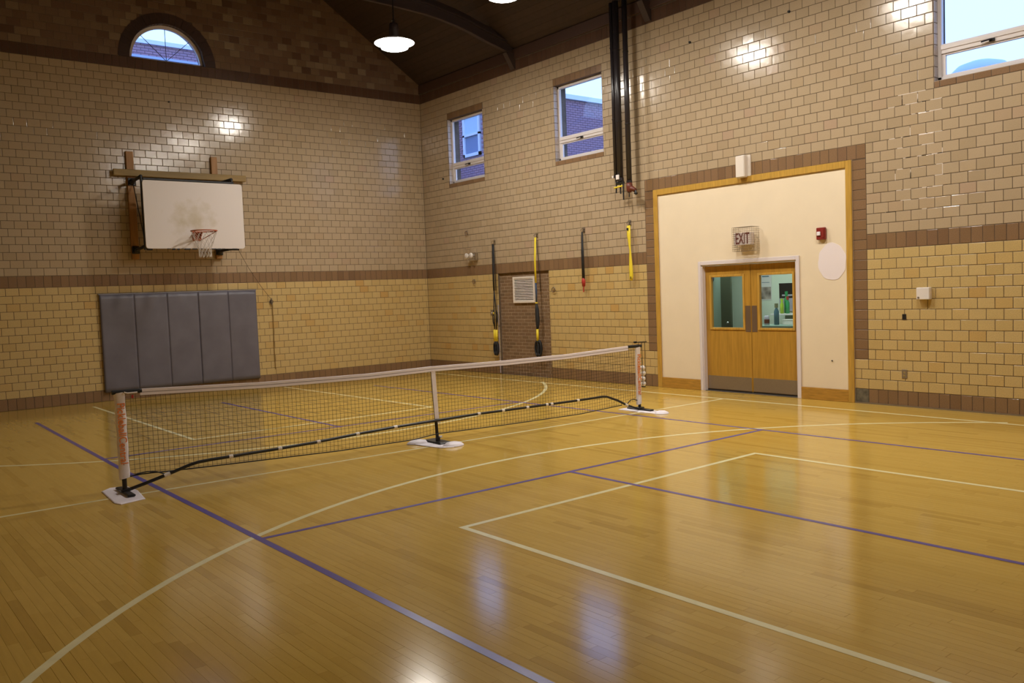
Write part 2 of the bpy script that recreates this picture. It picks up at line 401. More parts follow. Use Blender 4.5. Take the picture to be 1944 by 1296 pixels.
# ------------------------------------------------------------------ floor
def build_floor():
    mb = MB(); mb.box((XL-.3, YF-.3, -.15), (.35, .35, -.006))
    fl = struct(mb.build('floor', M['floor_gap']), 'varnished maple strip gym floor with painted court lines'); fl['category'] = 'floor'
    W = .0572; items = []
    n = int((0-XL)/W)+1
    for i in range(n):
        x1 = -i*W; x0 = max(x1-W, XL)
        y = YF-rnd.random()*.8
        while y < 0:
            L = rnd.choice((.28, .4, .55, .7, .85, 1.0, 1.2)); y2 = min(y+L, 0.0)
            if y2 > YF: items.append((x0, x1, max(y, YF), y2, min(1, max(0, rnd.gauss(.5, .24)))))
            y = y+L
    sc = sorted(((area([(a, c, 0), (b, c, 0), (b, d, 0), (a, d, 0)]), k) for k, (a, b, c, d, r) in enumerate(items)), reverse=True)
    single = set(k for ar, k in sc[:300]); rest = MB()
    for k, (x0, x1, y0, y1, r) in enumerate(items):
        g = rnd.choice((.0001, .00012, .00015, .0002, .00025, .0007)) if y0 < -9.5 else 0.0; e = .0003 if y0 < -9.5 else 0.0
        lo, hi = (x0+g, y0+g), (x1-g, y1-g)
        h = rnd.uniform(-.00004, .00004) if y0 < -9.5 else 0.0
        vs = [(lo[0], lo[1], -.006), (hi[0], lo[1], -.006), (hi[0], hi[1], -.006), (lo[0], hi[1], -.006),
              (lo[0]+e, lo[1]+e, h), (hi[0]-e, lo[1]+e, h), (hi[0]-e, hi[1]-e, h), (lo[0]+e, hi[1]-e, h)]
        fs = [(4, 5, 6, 7), (0, 1, 5, 4), (1, 2, 6, 5), (2, 3, 7, 6), (3, 0, 4, 7)]
        if k in single: q = MB(); q.add(vs, fs, r); q.build('floor_board', M['floor'], fl)
        else: rest.add(vs, fs, r)
    rest.build('floor_board_field', M['floor'], fl, kind='stuff')
    def strip(name, pts, wd, m, z, label):
        q = MB(); pts = [Vector((a, b, 0)) for a, b in pts]; vs = []
        for i, p in enumerate(pts):
            d = (pts[min(i+1, len(pts)-1)]-pts[max(i-1, 0)]).normalized(); nn = Vector((-d.y, d.x, 0))*wd/2
            vs += [(p.x+nn.x, p.y+nn.y, z), (p.x-nn.x, p.y-nn.y, z), (p.x+nn.x, p.y+nn.y, z-.0006), (p.x-nn.x, p.y-nn.y, z-.0006)]
        fs = []
        for i in range(len(pts)-1):
            a = 4*i; b = a+4; fs += [(a, a+1, b+1, b), (a, b, b+2, a+2), (a+1, a+3, b+3, b+1)]
        q.add(vs, fs); q.build(name, m, fl, label=label)
    z = .0008
    Wt = .05
    strip('court_line', [(-.66, -.25), (-.66, YF)], Wt, M['line_white'], z, 'cream sideline along the tiled wall')
    strip('court_line', [(-10.66, -.25), (-10.66, YF)], Wt, M['line_white'], z, 'cream far sideline')
    strip('court_line', [(XL, -8.64), (-9.2, -8.64), (-5.6, -8.74), (-2.77, -8.82), (-.66, -8.87)], .045, M['line_white'], z, 'cream centre line under the net')
    for (cy, sg, lab) in ((-1.40, -1, 'cream three point arc behind the net'), (-16.02, 1, 'cream three point arc in front of the net')):
        pts = []
        for i in range(73):
            t = math.pi*i/72; x = -5.65-6.02*math.cos(t); y = cy+sg*6.02*math.sin(t)*1.0
            if -10.75 < x < -.50 : pts.append((x, y))
        strip('court_line', pts, .055, M['line_white'], z+.0002, lab)
    strip('court_line', [(-7.48, -.70), (-7.50, -5.88), ], Wt, M['line_white'], z, 'cream lane line behind the net')
    strip('court_line', [(-3.98, -.70), (-3.88, -5.86)], Wt, M['line_white'], z, 'cream lane line behind the centre post')
    strip('court_line', [(-7.525, -5.885), (-3.855, -5.86)], Wt, M['line_white'], z+.0001, 'cream free throw line behind the net')
    strip('court_line', [(-7.52, -11.76), (-7.52, YF+.4)], Wt, M['line_white'], z, 'cream lane line in front')
    strip('court_line', [(-3.86, -11.70), (-3.83, YF+.4)], Wt, M['line_white'], z, 'cream lane line nearest the tiled wall')
    strip('court_line', [(-7.545, -11.765), (-3.835, -11.70)], Wt, M['line_white'], z+.0001, 'cream free throw line in front')
    zb = z+.0006
    strip('court_line', [(-8.62, -2.15), (-8.72, -7.6), (-8.74, -16.9)], .052, M['line_blue'], zb, 'blue sideline beside the near post')
    strip('court_line', [(-2.78, -2.2), (-2.70, -7.4), (-2.60, -13.7), (-2.58, -16.9)], .045, M['line_blue'], zb, 'blue sideline near the tiled wall')
    strip('court_line', [(-5.78, -2.2), (-5.77, -6.53)], .045, M['line_blue'], zb, 'blue centre line behind the net')
    strip('court_line', [(-5.68, -10.94), (-5.68, -16.9)], .045, M['line_blue'], zb, 'blue centre line in front')
    strip('court_line', [(-8.70, -10.93), (-2.66, -10.93)], .045, M['line_blue'], zb+.0001, 'blue kitchen line in front of the net')
    strip('court_line', [(-8.68, -6.42), (-2.72, -6.55)], .045, M['line_blue'], zb+.0001, 'blue kitchen line behind the net')
    return fl
build_floor()

# ------------------------------------------------------------------ walls
WINS = [(-2.35, -1.06), (-5.875, -4.585), (-13.01, -11.72)]
WZ0, WZ1 = H2+13*CO+.085, H2+24*CO        # sill top, lintel bottom
WZS, WZL = H2+13*CO, H2+25*CO
DY0, DY1 = -9.77, -7.93                   # door frame outer in y
PY0, PY1 = -10.60, -7.02                  # outer of the wooden surround
def build_right():
    mb = MB()
    holes = [(a, b, WZ0, WZ1) for a, b in WINS]+[(PY0, PY1, -.2, 3.33), (-4.27, -2.67, -.2, H1)]
    slab_holes(mb, FR, YF-.3, .3, -.15, ZE+.35, holes, -.0045, -.32, None)
    wr = struct(mb.build('wall_right', M['mortar']), 'glazed buff tile wall with brown tile bands'); wr['category'] = 'wall'
    # recess behind brick
    bx('brick_backing', (.045, -4.30, -.05), (.32, -2.64, H1+.02), M['brick_mortar'], wr)
    # plaster infill with door opening
    q = MB(); slab_holes(q, FR, PY0, PY1, -.02, 3.33, [(DY0+.06, DY1-.06, -.1, 2.02)], -.004, -.20, None)
    q.build('plaster_panel', M['plaster'], wr, label='cream painted panel around the double doors')
    q = MB(); n = 40
    q.prism([(-10.28+.215*math.cos(2*math.pi*i/n)*(1+.04*math.sin(5*i)), 1.965+.262*math.sin(2*math.pi*i/n)*(1+.03*math.cos(7*i))) for i in range(n)], -.0005, .0045, 'x')
    q.build('paint_patch', M['patch'], wr, label='pale oval paint patch')
    T = TileSet(); B = TileSet()
    surround = (-10.80, -6.82, .61, 3.523)
    hb = [surround, (PY0, PY1, -1, .62), (-4.27, -2.67, 0, H1)]
    off = -10.80
    for k in range(14):
        v = H0+k*CO; T.row(FR, YF, 0, v, v+CO, TW, off+(TW/2 if k % 2 else 0), 'buff_low', hb)
    wh = [(a, b, WZS+.01, WZL-.01) for a, b in WINS]
    for k in range(28):
        v = H2+k*CO; T.row(FR, YF, 0, v, v+CO, TW, off+(0 if k % 2 else TW/2), 'buff_up', [surround]+wh)
    # base, bands, surround
    B.row(FR, YF, 0, 0, H0, CO, off, 'brown', [(-10.80, PY1, 0, 1), (-4.27, -2.67, 0, 1)])
    B.row(FR, -7.02, -6.82, 0, H0, CO, off, 'brown')
    B.row(FR, YF, 0, H1, H2, CO, off, 'brown', [(surround[0], surround[1], 0, 9)])
    B.row(FR, YF, 0, H3, H4, CO, off, 'brown_dark')
    z = .61
    while z < 3.33:
        z2 = min(z+CO, 3.33) if 3.33-z < CO*1.6 else z+CO
        for (a, b) in ((-10.80, -10.60), (-7.02, -6.82)): B.t.append((FR, a, b, z, z2, 'brown'))
        z = z2
    B.row(FR, -10.80, -6.82, 3.33, 3.523, CO, off, 'brown')
    for a, b in WINS:
        B.row(FR, a, b, WZ1, WZL, CO, a, 'brown'); B.row(FR, a, b, WZS, WZ0, TW, a, 'brown')
    T.emit('tile', wr); B.emit('border_tile', wr)
    q = MB()
    for k in range(70):
        j = rnd.randint(2, 13); z = H2+j*CO; y = -10.80-TW*.5*rnd.randint(4, 10)
        if abs(rnd.gauss(0, 1)) > 1.6: continue
        if rnd.random() < .6: q.box((-.0012, y, z-.0035), (.004, y+rnd.uniform(.05, .17), z+.0035))
        elif (round((y+10.80)/(TW/2))+j) % 2 == 1: q.box((-.0012, y-.0035, z), (.004, y+.0035, z+rnd.uniform(.04, CO)))
    q.build('repointed_joint', M['vent'], wr, kind='stuff', label='white repointed mortar joints')
    q = MB(); tile_geo(q, FR, -10.80, -10.60, .012, H0, .5); q.build('stone_block', M['stone'], wr, label='green grey marble block at the foot of the surround')
    # bullnose jambs, sills and heads inside the window openings
    jb = MB()
    for a, b in WINS:
        k = 0; v = WZS+CO
        v = WZ0
        edges = [WZ0]+[H2+j*CO for j in range(14, 25)]
        for e0, e1 in zip(edges[:-1], edges[1:]):
            if e1-e0 < .02: continue
            for (y0, y1) in ((a-.0, a+.008), (b-.008, b)):
                jb.box((.004, y0, e0+.003), (.115, y1, e1-.003), rnd.random(), bev=.003)
        jb.box((.0, a, WZ0-.006), (.115, b, WZ0), rnd.random())
    jb.build('jamb_tile', M['jamb'], wr, kind='stuff')
    # brick infill, each brick a part
    nb = 0; c = H1/31
    for j in range(31):
        y = -4.27-(.1035 if j % 2 else 0)
        while y < -2.67:
            a, b = max(y, -4.27), min(y+.207, -2.67)
            if b-a > .03:
                bx('brick', (.05-rnd.uniform(.006, .009), a+.005, j*c+.005), (.07, b-.005, (j+1)*c-.005), M['brick'], wr, rv=rnd.random(), bev=.002); nb += 1
            y += .207
    return wr
WR = build_right()

AX, AZ, ARO, ARI = -5.62, H4, .90, .70
def build_back():
    mb = MB()
    def zt(x): return rake(x)+.05
    xs = sorted(set([XL-.3, .3]+[XL-.3+i*(-XL+.6)/60 for i in range(61)]+[AX-ARI+i*2*ARI/24 for i in range(25)]))
    for a, b in zip(xs[:-1], xs[1:]):
        def quadcol(lo0, lo1, hi0, hi1):
            mb.add([(a, .0045, lo0), (b, .0045, lo1), (b, .0045, hi1), (a, .0045, hi0), (a, .32, lo0), (b, .32, lo1), (b, .32, hi1), (a, .32, hi0)],
                   [(0, 1, 2, 3), (7, 6, 5, 4), (0, 4, 5, 1), (1, 5, 6, 2), (2, 6, 7, 3), (3, 7, 4, 0)])
        m = (a+b)/2
        if abs(m-AX) < ARI:
            quadcol(-.15, -.15, AZ, AZ)
            h = lambda x: AZ+math.sqrt(max(0, ARI**2-(x-AX)**2))
            quadcol(h(a), h(b), zt(a), zt(b))
        else: quadcol(-.15, -.15, zt(a), zt(b))
    wb = struct(mb.build('wall_back', M['mortar']), 'tiled end wall with gable, half round window and backboard'); wb['category'] = 'wall'
    T = TileSet(); B = TileSet()
    for k in range(14):
        v = H0+k*CO; T.row(FB, XL, 0, v, v+CO, TW, TW*.25+(TW/2 if k % 2 else 0), 'buff_low')
    for k in range(28):
        v = H2+k*CO; T.row(FB, XL, 0, v, v+CO, TW, TW*.25+(0 if k % 2 else TW/2), 'buff_up')
    B.row(FB, XL, 0, 0, H0, CO, 0, 'brown'); B.row(FB, XL, 0, H1, H2, CO, 0, 'brown')
    B.row(FB, XL, 0, H3, H4, CO, 0, 'brown_dark')
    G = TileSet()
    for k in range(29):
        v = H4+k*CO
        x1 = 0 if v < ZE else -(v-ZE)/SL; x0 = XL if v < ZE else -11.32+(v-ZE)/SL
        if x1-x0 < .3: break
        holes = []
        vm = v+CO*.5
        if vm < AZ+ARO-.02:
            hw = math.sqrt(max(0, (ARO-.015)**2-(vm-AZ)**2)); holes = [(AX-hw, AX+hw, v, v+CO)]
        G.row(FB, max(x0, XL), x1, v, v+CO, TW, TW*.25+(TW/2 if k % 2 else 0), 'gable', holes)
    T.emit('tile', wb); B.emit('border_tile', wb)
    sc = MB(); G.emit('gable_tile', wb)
    # arch voussoirs
    n = 21
    for i in range(n):
        t0 = math.pi*i/n+.004; t1 = math.pi*(i+1)/n-.004; q = MB()
        pts = [(AX+r*math.cos(t), AZ+r*math.sin(t)) for r, t in ((ARI, t0), (ARO, t0), (ARO, (t0+t1)/2), (ARO, t1), (ARI, t1), (ARI, (t0+t1)/2))]
        q.prism(pts, -.006, .10, 'y', rv=rnd.random()); q.build('arch_tile', M['arch'], wb)
    return wb
WB = build_back()

def build_plain_walls():
    for nm, F, u0, u1, lab, gab in (('wall_left', FL, YF-.3, .3, 'buff tile side wall beside the camera', False), ('wall_front', FF, XL-.3, .3, 'buff tile end wall behind the camera', True)):
        mb = MB()
        if not gab: slab_holes(mb, F, u0, u1, -.15, ZE+.35, [], -.0045, -.3, None)
        else:
            P = [(XL-.3, -.15), (.3, -.15), (.3, ZE+.1), (XR, rake(XR)+.1), (XL-.3, ZE+.1)]
            mb.prism(P, YF-.0045, YF-.3, 'y')
        o = struct(mb.build(nm, M['mortar']), lab); o['category'] = 'wall'
        q = MB()
        lo, hi = (YF, 0) if not gab else (XL, 0)
        def row(v0, v1, L, off, key):
            u = lo-off
            while u < hi:
                a, b = max(u, lo), min(u+L, hi)
                if b-a > .02: tile_geo(q, F, a, b, v0, v1, rnd.random(), m=M[key])
                u += L
        row(0, H0, CO, 0, 'brown'); row(H1, H2, CO, 0, 'brown'); row(H3, H4, CO, 0, 'brown')
        for k in range(14): row(H0+k*CO, H0+(k+1)*CO, TW, TW/2 if k % 2 else 0, 'buff_low')
        for k in range(28): row(H2+k*CO, H2+(k+1)*CO, TW, TW/2 if k % 2 else 0, 'buff_up')
        q.build('tile_field', None, o, kind='stuff')
build_plain_walls()

# ------------------------------------------------------------------ ceiling, cornice and beams
def build_ceiling():
    mb = MB(); zr = rake(XR); t = .2
    for (xa, za, xb, zb) in ((.35, ZE-.35*SL, XR, zr), (XR, zr, XL-.35, ZE-.35*SL-.06)):
        mb.add([(xa, YF-.4, za+.02), (xb, YF-.4, zb+.02), (xb, .4, zb+.02), (xa, .4, za+.02), (xa, YF-.4, za+t), (xb, YF-.4, zb+t), (xb, .4, zb+t), (xa, .4, za+t)],
               [(0, 1, 2, 3), (7, 6, 5, 4), (0, 4, 5, 1), (1, 5, 6, 2), (2, 6, 7, 3), (3, 7, 4, 0)])
    ce = struct(mb.build('ceiling', M['ceil_back']), 'dark stained board ceiling pitched to a ridge'); ce['category'] = 'ceiling'
    q = MB(); W = .14
    for side in (0, 1):
        L = math.hypot(XR, zr-ZE); n = int(L/W)
        for i in range(n):
            a, b = i/n, (i+1)/n-.03/n*1.0
            f = (lambda s: (XR*s, ZE+(zr-ZE)*s)) if side == 0 else (lambda s: (XL+.05+(XR-XL-.05)*s, ZE+(zr-ZE)*s))
            (x0, z0), (x1, z1) = f(a), f(b)
            q.quad([(x0, YF, z0), (x1, YF, z1), (x1, 0, z1), (x0, 0, z0)], rnd.random())
            q.quad([(x1, YF, z1), (x1, YF, z1+.02), (x1, 0, z1+.02), (x1, 0, z1)], rnd.random())
    q.build('ceiling_board', M['ceil'], ce, kind='stuff')
    c = MB(); c.box((-.03, YF, H4+.012), (.0, 0, ZE-.01), bev=.006)
    struct(c.build('trim_1', M['cornice']), 'dark brown cornice board on top of the tiled wall')['category'] = 'trim'
    c = MB(); c.box((XL, YF, H4+.012), (XL+.03, 0, ZE-.01), bev=.006)
    struct(c.build('trim_2', M['cornice']), 'dark brown cornice board above the camera side wall')['category'] = 'trim'
build_ceiling()

def build_trusses():
    half = [(-.02, 6.40), (-.18, 6.43), (-.45, 6.50), (-.71, 6.56), (-1.05, 6.66), (-1.38, 6.74), (-1.75, 6.80), (-2.1, 6.84), (-2.8, 6.87), (-3.44, 6.88), (-4.5, 6.89), (XR, 6.89)]
    full = half+[(2*XR-x if 2*XR-x > XL+.02 else XL+.02, z) for x, z in half[-2::-1]]
    labs = ['dark arched ceiling beam nearest the backboard wall', 'dark arched ceiling beam above the black pipes', 'dark arched ceiling beam above the door side lamps, third from the end wall', 'dark arched ceiling beam nearest the camera end']
    for Y, lab in zip((-3.44, -7.02, -10.56, -14.1), labs):
        t = thing('ceiling_beam', lab, 'beam', (XR, Y, 6.9), group='arched beams under the ceiling')
        def P(pts, y0, y1, h, nm, dz=0):
            q = MB()
            for (xa, za), (xb, zb) in zip(pts[:-1], pts[1:]):
                v = [(x, y, z) for (x, z) in ((xa, za+dz), (xb, zb+dz)) for y in (y0, y1) for z in (z, z+h)]
                q.add(v, [(0, 1, 3, 2), (4, 6, 7, 5), (0, 4, 5, 1), (2, 3, 7, 6), (0, 2, 6, 4), (1, 5, 7, 3)])
            return q.build(nm, M['beam'], t)
        P(full, Y-.07, Y+.07, .03, 'lower_flange')
        P(full, Y-.012, Y+.012, .16, 'web', .03)
        P(full, Y-.07, Y+.07, .03, 'upper_flange', .19)
        for sx in (0, 1):
            X = 0 if sx == 0 else XL
            s = -1 if sx == 0 else 1
            q = MB(); q.prism([(X, 6.12), (X+s*.03, 6.12), (X+s*.22, 6.42), (X, 6.44)], Y-.06, Y+.06, 'y'); q.build('bracket', M['beam'], t)
        for xk in (-2.2, -4.0, 2*XR+2.2, 2*XR+4.0):
            q = MB(); q.tube([(xk, Y, 7.05), (xk, Y, rake(xk)-.005)], .03, 6); q.build('strut', M['beam'], t)
        shift(t, (XR, Y, 6.9))
build_trusses()

# ------------------------------------------------------------------ windows
def build_window(i, y0, y1, lab):
    z0, z1 = WZ0, WZ1
    q = MB(); X0, X1 = .10, .16; f = .05
    zr0, zr1 = z0+.335, z0+.455           # meeting rail
    q.box((X0, y0, z0), (X1, y0+f, z1), bev=.004); q.box((X0, y1-f, z0), (X1, y1, z1), bev=.004)
    q.box((X0, y0, z1-f), (X1, y1, z1), bev=.004); q.box((X0, y0, z0), (X1, y1, z0+.055), bev=.004)
    q.box((X0-.008, y0+f, zr0), (X1, y1-f, zr1), bev=.006); q.box((X0-.02, y0+f, zr0+.05), (X0-.008, y1-f, zr1-.02), bev=.004)
    o = struct(q.build('window_%d' % i, M['vinyl']), lab); o['category'] = 'window'
    q = MB(); g = .045
    q.box((X0+.012, y0+f, z0+.055), (X1-.01, y0+f+g, zr0), bev=.003); q.box((X0+.012, y1-f-g, z0+.055), (X1-.01, y1-f, zr0), bev=.003)
    q.box((X0+.012, y0+f+g, z0+.055), (X1-.01, y1-f-g, z0+.075), bev=.003); q.box((X0+.012, y0+f+g, zr0-.02), (X1-.01, y1-f-g, zr0), bev=.003)
    s = q.build('sash', M['vinyl'], o)
    bx('pane', (X0+.035, y0+f, zr1), (X0+.039, y1-f, z1-f), M['glass'], o, label='upper glass pane')
    bx('pane', (X0+.035, y0+f+g, z0+.075), (X0+.039, y1-f-g, zr0-.02), M['glass'], o, label='lower glass pane')
    ym = (y0+y1)/2
    q = MB(); q.tube([(X0-.02, ym+.0, zr0+.03), (X0-.045, ym-.02, zr0+.035), (X0-.05, ym+.10, zr0+.025)], .009, 6); q.box((X0-.03, ym-.045, zr0+.012), (X0-.008, ym+.02, zr0+.045), bev=.003)
    q.build('latch', M['black'], o)
for k, ((a, b), lab) in enumerate(zip(WINS, ('white framed window nearest the room corner', 'white framed window beside the black pipes', 'white framed window high above the white wall box'))):
    build_window(k+1, a, b, lab)

def build_arch_window():
    r = ARI-.005; Y0, Y1 = .10, .16; n = 32
    q = MB()
    def ring(ra, rb, y0, y1):
        for i in range(n):
            t0, t1 = math.pi*i/n, math.pi*(i+1)/n
            v = [(AX+rr*math.cos(t), y, AZ+rr*math.sin(t)) for t in (t0, t1) for rr in (ra, rb) for y in (y0, y1)]
            q.add(v, [(0, 1, 3, 2), (4, 6, 7, 5), (0, 4, 5, 1), (2, 3, 7, 6), (0, 2, 6, 4), (1, 5, 7, 3)])
    ring(r-.06, r, Y0, Y1); q.box((AX-r, Y0, AZ), (AX+r, Y1, AZ+.04), bev=.003)
    o = struct(q.build('window_4', M['vinyl']), 'half round window in the dark gable above the backboard'); o['category'] = 'window'
    g = MB(); pts = [(AX+(r-.055)*math.cos(math.pi*i/n), AZ+.035+(r-.09)*math.sin(math.pi*i/n)) for i in range(n+1)]
    g.prism(pts, Y0+.03, Y0+.034, 'y'); g.build('pane', M['glass'], o)
    for t in (45, 90, 135):
        t = math.radians(t); d = MB()
        d.tube([(AX, Y0+.022, AZ+.04), (AX+(r-.06)*math.cos(t), Y0+.022, AZ+(r-.06)*math.sin(t)+.01)], .006, 6); d.build('glazing_bar', M['beam'], o)
build_arch_window()

# ------------------------------------------------------------------ door opening
def build_doors():
    q = MB(); w = .105
    q.box((-.022, PY0, 0), (-.002, PY0+.09, 3.33), bev=.004); q.box((-.022, PY1-.09, 0), (-.002, PY1, 3.33), bev=.004)
    q.box((-.022, PY0+.09, 3.235), (-.002, PY1-.09, 3.33), bev=.004)
    struct(q.build('trim_3', M['oak']), 'oak frame around the cream door panel')['category'] = 'trim'
    for nm, a, b, lab in (('baseboard_left', DY1, PY1-.09, 'oak baseboard between net and doors'), ('baseboard_right', PY0+.09, DY0, 'oak baseboard between doors and tiled wall')):
        struct(bx(nm, (-.02, a, 0), (-.003, b, .175), M['oak_h'], None, bev=.004), lab)['category'] = 'baseboard'
    q = MB(); f = .055; d = .115
    for (a, b, s) in ((DY0, DY0+f, 1), (DY1-f, DY1, -1)):
        q.box((-.016, a, 0), (.0, b, 2.08), bev=.004)
    q.box((-.016, DY0+f, 2.08-f-.005), (.0, DY1-f, 2.08), bev=.004)
    q.box((.0, DY0+f-.003, 0), (d+.06, DY0+f+.018, 2.03)); q.box((.0, DY1-f-.018, 0), (d+.06, DY1-f+.003, 2.03)); q.box((.0, DY0+f, 2.003), (d+.06, DY1-f, 2.03))
    struct(q.build('trim_4', M['white_frame']), 'white painted steel door frame')['category'] = 'trim'
    X0, X1 = .075, .118
    mid = -8.868; ya, yb = DY0+f+.018, DY1-f-.018
    for nm, y0, y1, lab, gy0, gy1 in (('door_1', mid+.003, yb, 'honey oak door leaf with dark window, nearer the net', -8.72, -8.12), ('door_2', ya, mid-.003, 'honey oak door leaf whose window shows a poster', -9.60, -9.03)):
        q = MB(); slab_holes(q, FR, y0+.002, y1-.002, .012, 1.998, [(gy0, gy1, 1.02, 1.82)], -X0, -X1, None)
        o = struct(q.build(nm, M['door']), lab); o['category'] = 'door'
        q = MB(); b = .035
        for A, B in (((gy0-b, 1.02-b), (gy0, 1.82+b)), ((gy1, 1.02-b), (gy1+b, 1.82+b)), ((gy0, 1.82), (gy1, 1.82+b)), ((gy0, 1.02-b), (gy1, 1.02))):
            q.box((X0-.014, A[0], A[1]), (X0+.004, B[0], B[1]), bev=.004)
        q.build('window_bead', M['oak'], o)
        bx('pane', (X0+.018, gy0, 1.02), (X0+.022, gy1, 1.82), M['glass'], o)
        bx('kick_plate', (X0-.003, y0+.015, .035), (X0, y1-.015, .245), M['steel'], o)
        py = (mid+.012, mid+.105) if nm == 'door_1' else (mid-.105, mid-.012)
        bx('push_plate', (X0-.003, py[0], .955), (X0, py[1], 1.36), M['push'], o)
        bx('door_sweep', (X0-.004, y0+.004, .008), (X0, y1-.004, .03), M['black'], o)
    bx('threshold', (.02, DY0+f, -.004), (.17, DY1-f, .006), M['steel'], WR)
    # room beyond
    for nm, a, b, m, lab in (('wall_far', (3.0, -9.6, 0), (3.1, -5.0, 2.6), 'greenwall', 'pale green office wall seen through the door glass'),
                             ('wall_side', (.32, -10.4, 0), (3.1, -10.3, 2.6), 'greenwall', 'side wall of the office beyond the doors'),
                             ('wall_corridor', (1.9, -6.93, 0), (2.0, -5.0, 2.6), 'greenwall_d', 'grey green corridor wall behind the glass'),
                             ('floor_office', (.32, -10.4, -.1), (3.1, -4.9, 0), 'ground', 'floor of the office beyond the doors'),
                             ('ceiling_office', (.32, -10.4, 2.6), (3.1, -4.9, 2.7), 'greenwall', 'ceiling of the office beyond the doors'),
                             ('wall_end', (.32, -5.0, 0), (3.1, -4.9, 2.6), 'greenwall', 'end wall of the corridor beyond the doors')):
        struct(bx(nm, a, b, M[m]), lab)['category'] = nm.split('_')[0]
    struct(bx('wall_recess', (3.0, -10.3, 0), (3.1, -9.6, 2.6), M['greenwall']), 'short office wall beside the poster')['category'] = 'wall'
    L = thing('office_light', 'flat ceiling light of the office beyond the doors', 'lamp', (1.6, -7.6, 2.595))
    q = bx('diffuser', (-.3, -1.2, -.03), (.3, 1.2, -.0), mat('office light panel', (.9,.9,.9), .5, emit=(.86,1,.92), estr=7.5), L)
    # slab door standing open in the corridor
    t = thing('open_door', 'dark olive door standing open behind the glass of the first leaf', 'door', (1.84, -6.94, 0))
    bx('leaf', (0, -.23, .0), (.04, .0, 2.1), M['dark_green'], t, bev=.004); MB().sphere((-.03, -.17, 1.0), .025).build('knob', M['chrome'], t, True)
    t = thing('hanging_coat', 'dark blue cloth hanging at the top corner behind the door glass', 'cloth', (1.865, -6.60, 1.50))
    q = MB(); q.prism([(-.16, .30), (-.05, .10), (.02, .0), (.16, .10), (.16, .9), (-.16, .9)], -.03, .03, 'x'); q.build('cloth', M['blue'], t)
    bx('hook', (-.03, -.02, .9), (.034, .02, .93), M['chrome'], t)
    t = thing('poster', 'white poster with a dark picture on the pale green office wall', 'poster', (2.995, -7.12, 1.62))
    bx('sheet', (-.004, -.12, -.25), (.0, .14, .30), M['white'], t); bx('picture', (-.006, -.11, -.23), (-.004, .13, .0), M['poster'], t)
    bx('print_line', (-.006, -.07, .19), (-.004, .08, .21), M['bluegrey'], t); bx('print_line', (-.006, -.08, .08), (-.004, .09, .09), M['bluegrey'], t)
    t = thing('notice_board', 'black framed notice board behind the green bottles', 'board', (2.995, -7.62, 1.42))
    bx('board', (-.02, -.22, -.02), (.0, .20, .24), M['black'], t); bx('frame', (-.03, -.22, .24), (.0, .20, .26), M['black'], t); bx('paper_strip', (-.024, -.08, .02), (-.02, .14, .05), M['tape_seam'], t)
    bx('lower_panel', (-.022, -.22, -.26), (.0, .20, -.02), M['tape_seam'], t)
    t = thing('office_counter', 'low grey counter inside the office', 'counter', (1.95, -8.0, 0))
    bx('cabinet', (.02, -.55, 0), (.42, .50, .92), M['greenwall_d'], t); bx('worktop', (0, -.6, .92), (.45, .55, .95), M['greenwall_d'], t, bev=.005)
    t = thing('office_shelf', 'white shelf on the office wall carrying the green bottles', 'shelf', (2.5, -7.8, 1.10))
    bx('board', (0, -.45, 0), (.49, .26, .03), M['white'], t, bev=.004); bx('bracket', (.15, -.02, -.15), (.49, .0, 0), M['steel'], t); bx('side_panel', (.0, -.45, -1.1), (.46, -.05, 0), M['dark_green'], t)
    def bottle(x, y, z, h, r, key, capkey, lab):
        t = thing('bottle', lab, 'bottle', (x, y, z), group='bottles in the office')
        q = MB(); q.lathe([(.001, 0), (r, 0), (r, h*.62), (r*.45, h*.78), (r*.42, h*.86), (.001, h*.86)], 16); q.build('body', M[key], t, True)
        q = MB(); q.lathe([(r*.7, h*.80), (r*.7, h), (.001, h)], 12); q.build('cap', M[capkey], t)
    bottle(2.72, -7.74, 1.13, .40, .040, 'green', 'green', 'tall green bottle on the shelf behind the door glass')
    bottle(2.62, -7.71, 1.13, .27, .034, 'lime', 'lime', 'short lime yellow bottle on the office shelf')
    bottle(2.62, -7.83, 1.13, .31, .034, 'green', 'red', 'green bottle with red cap on the office shelf')
    bottle(2.12, -7.93, .95, .38, .045, 'bluegrey', 'ol', 'blue grey bottle with olive cap on the office counter')
    t = thing('paper_box', 'white box on the office counter', 'box', (2.22, -8.07, .95)); bx('carton', (-.06, -.16, 0), (.06, .05, .09), M['white'], t, bev=.004); bx('box_lid', (-.065, -.165, .08), (.065, .055, .095), M['white'], t, bev=.002)
    t = thing('jar', 'glass jar with dark red contents on the office counter', 'jar', (2.06, -7.77, .95)); MB().lathe([(.001, 0), (.045, 0), (.045, .15), (.03, .17), (.001, .17)], 16).build('body', M['tape_seam'], t, True); MB().lathe([(.046, .03), (.047, .09), (.046, .10)], 16).build('jar_label', M['valve'], t)
build_doors()

# base strip along the right end
struct(bx('baseboard_strip', (-.014, YF, .0), (-.0015, -10.61, .018), M['steel']), 'thin metal strip along the floor at the brown tiles')['category'] = 'baseboard'

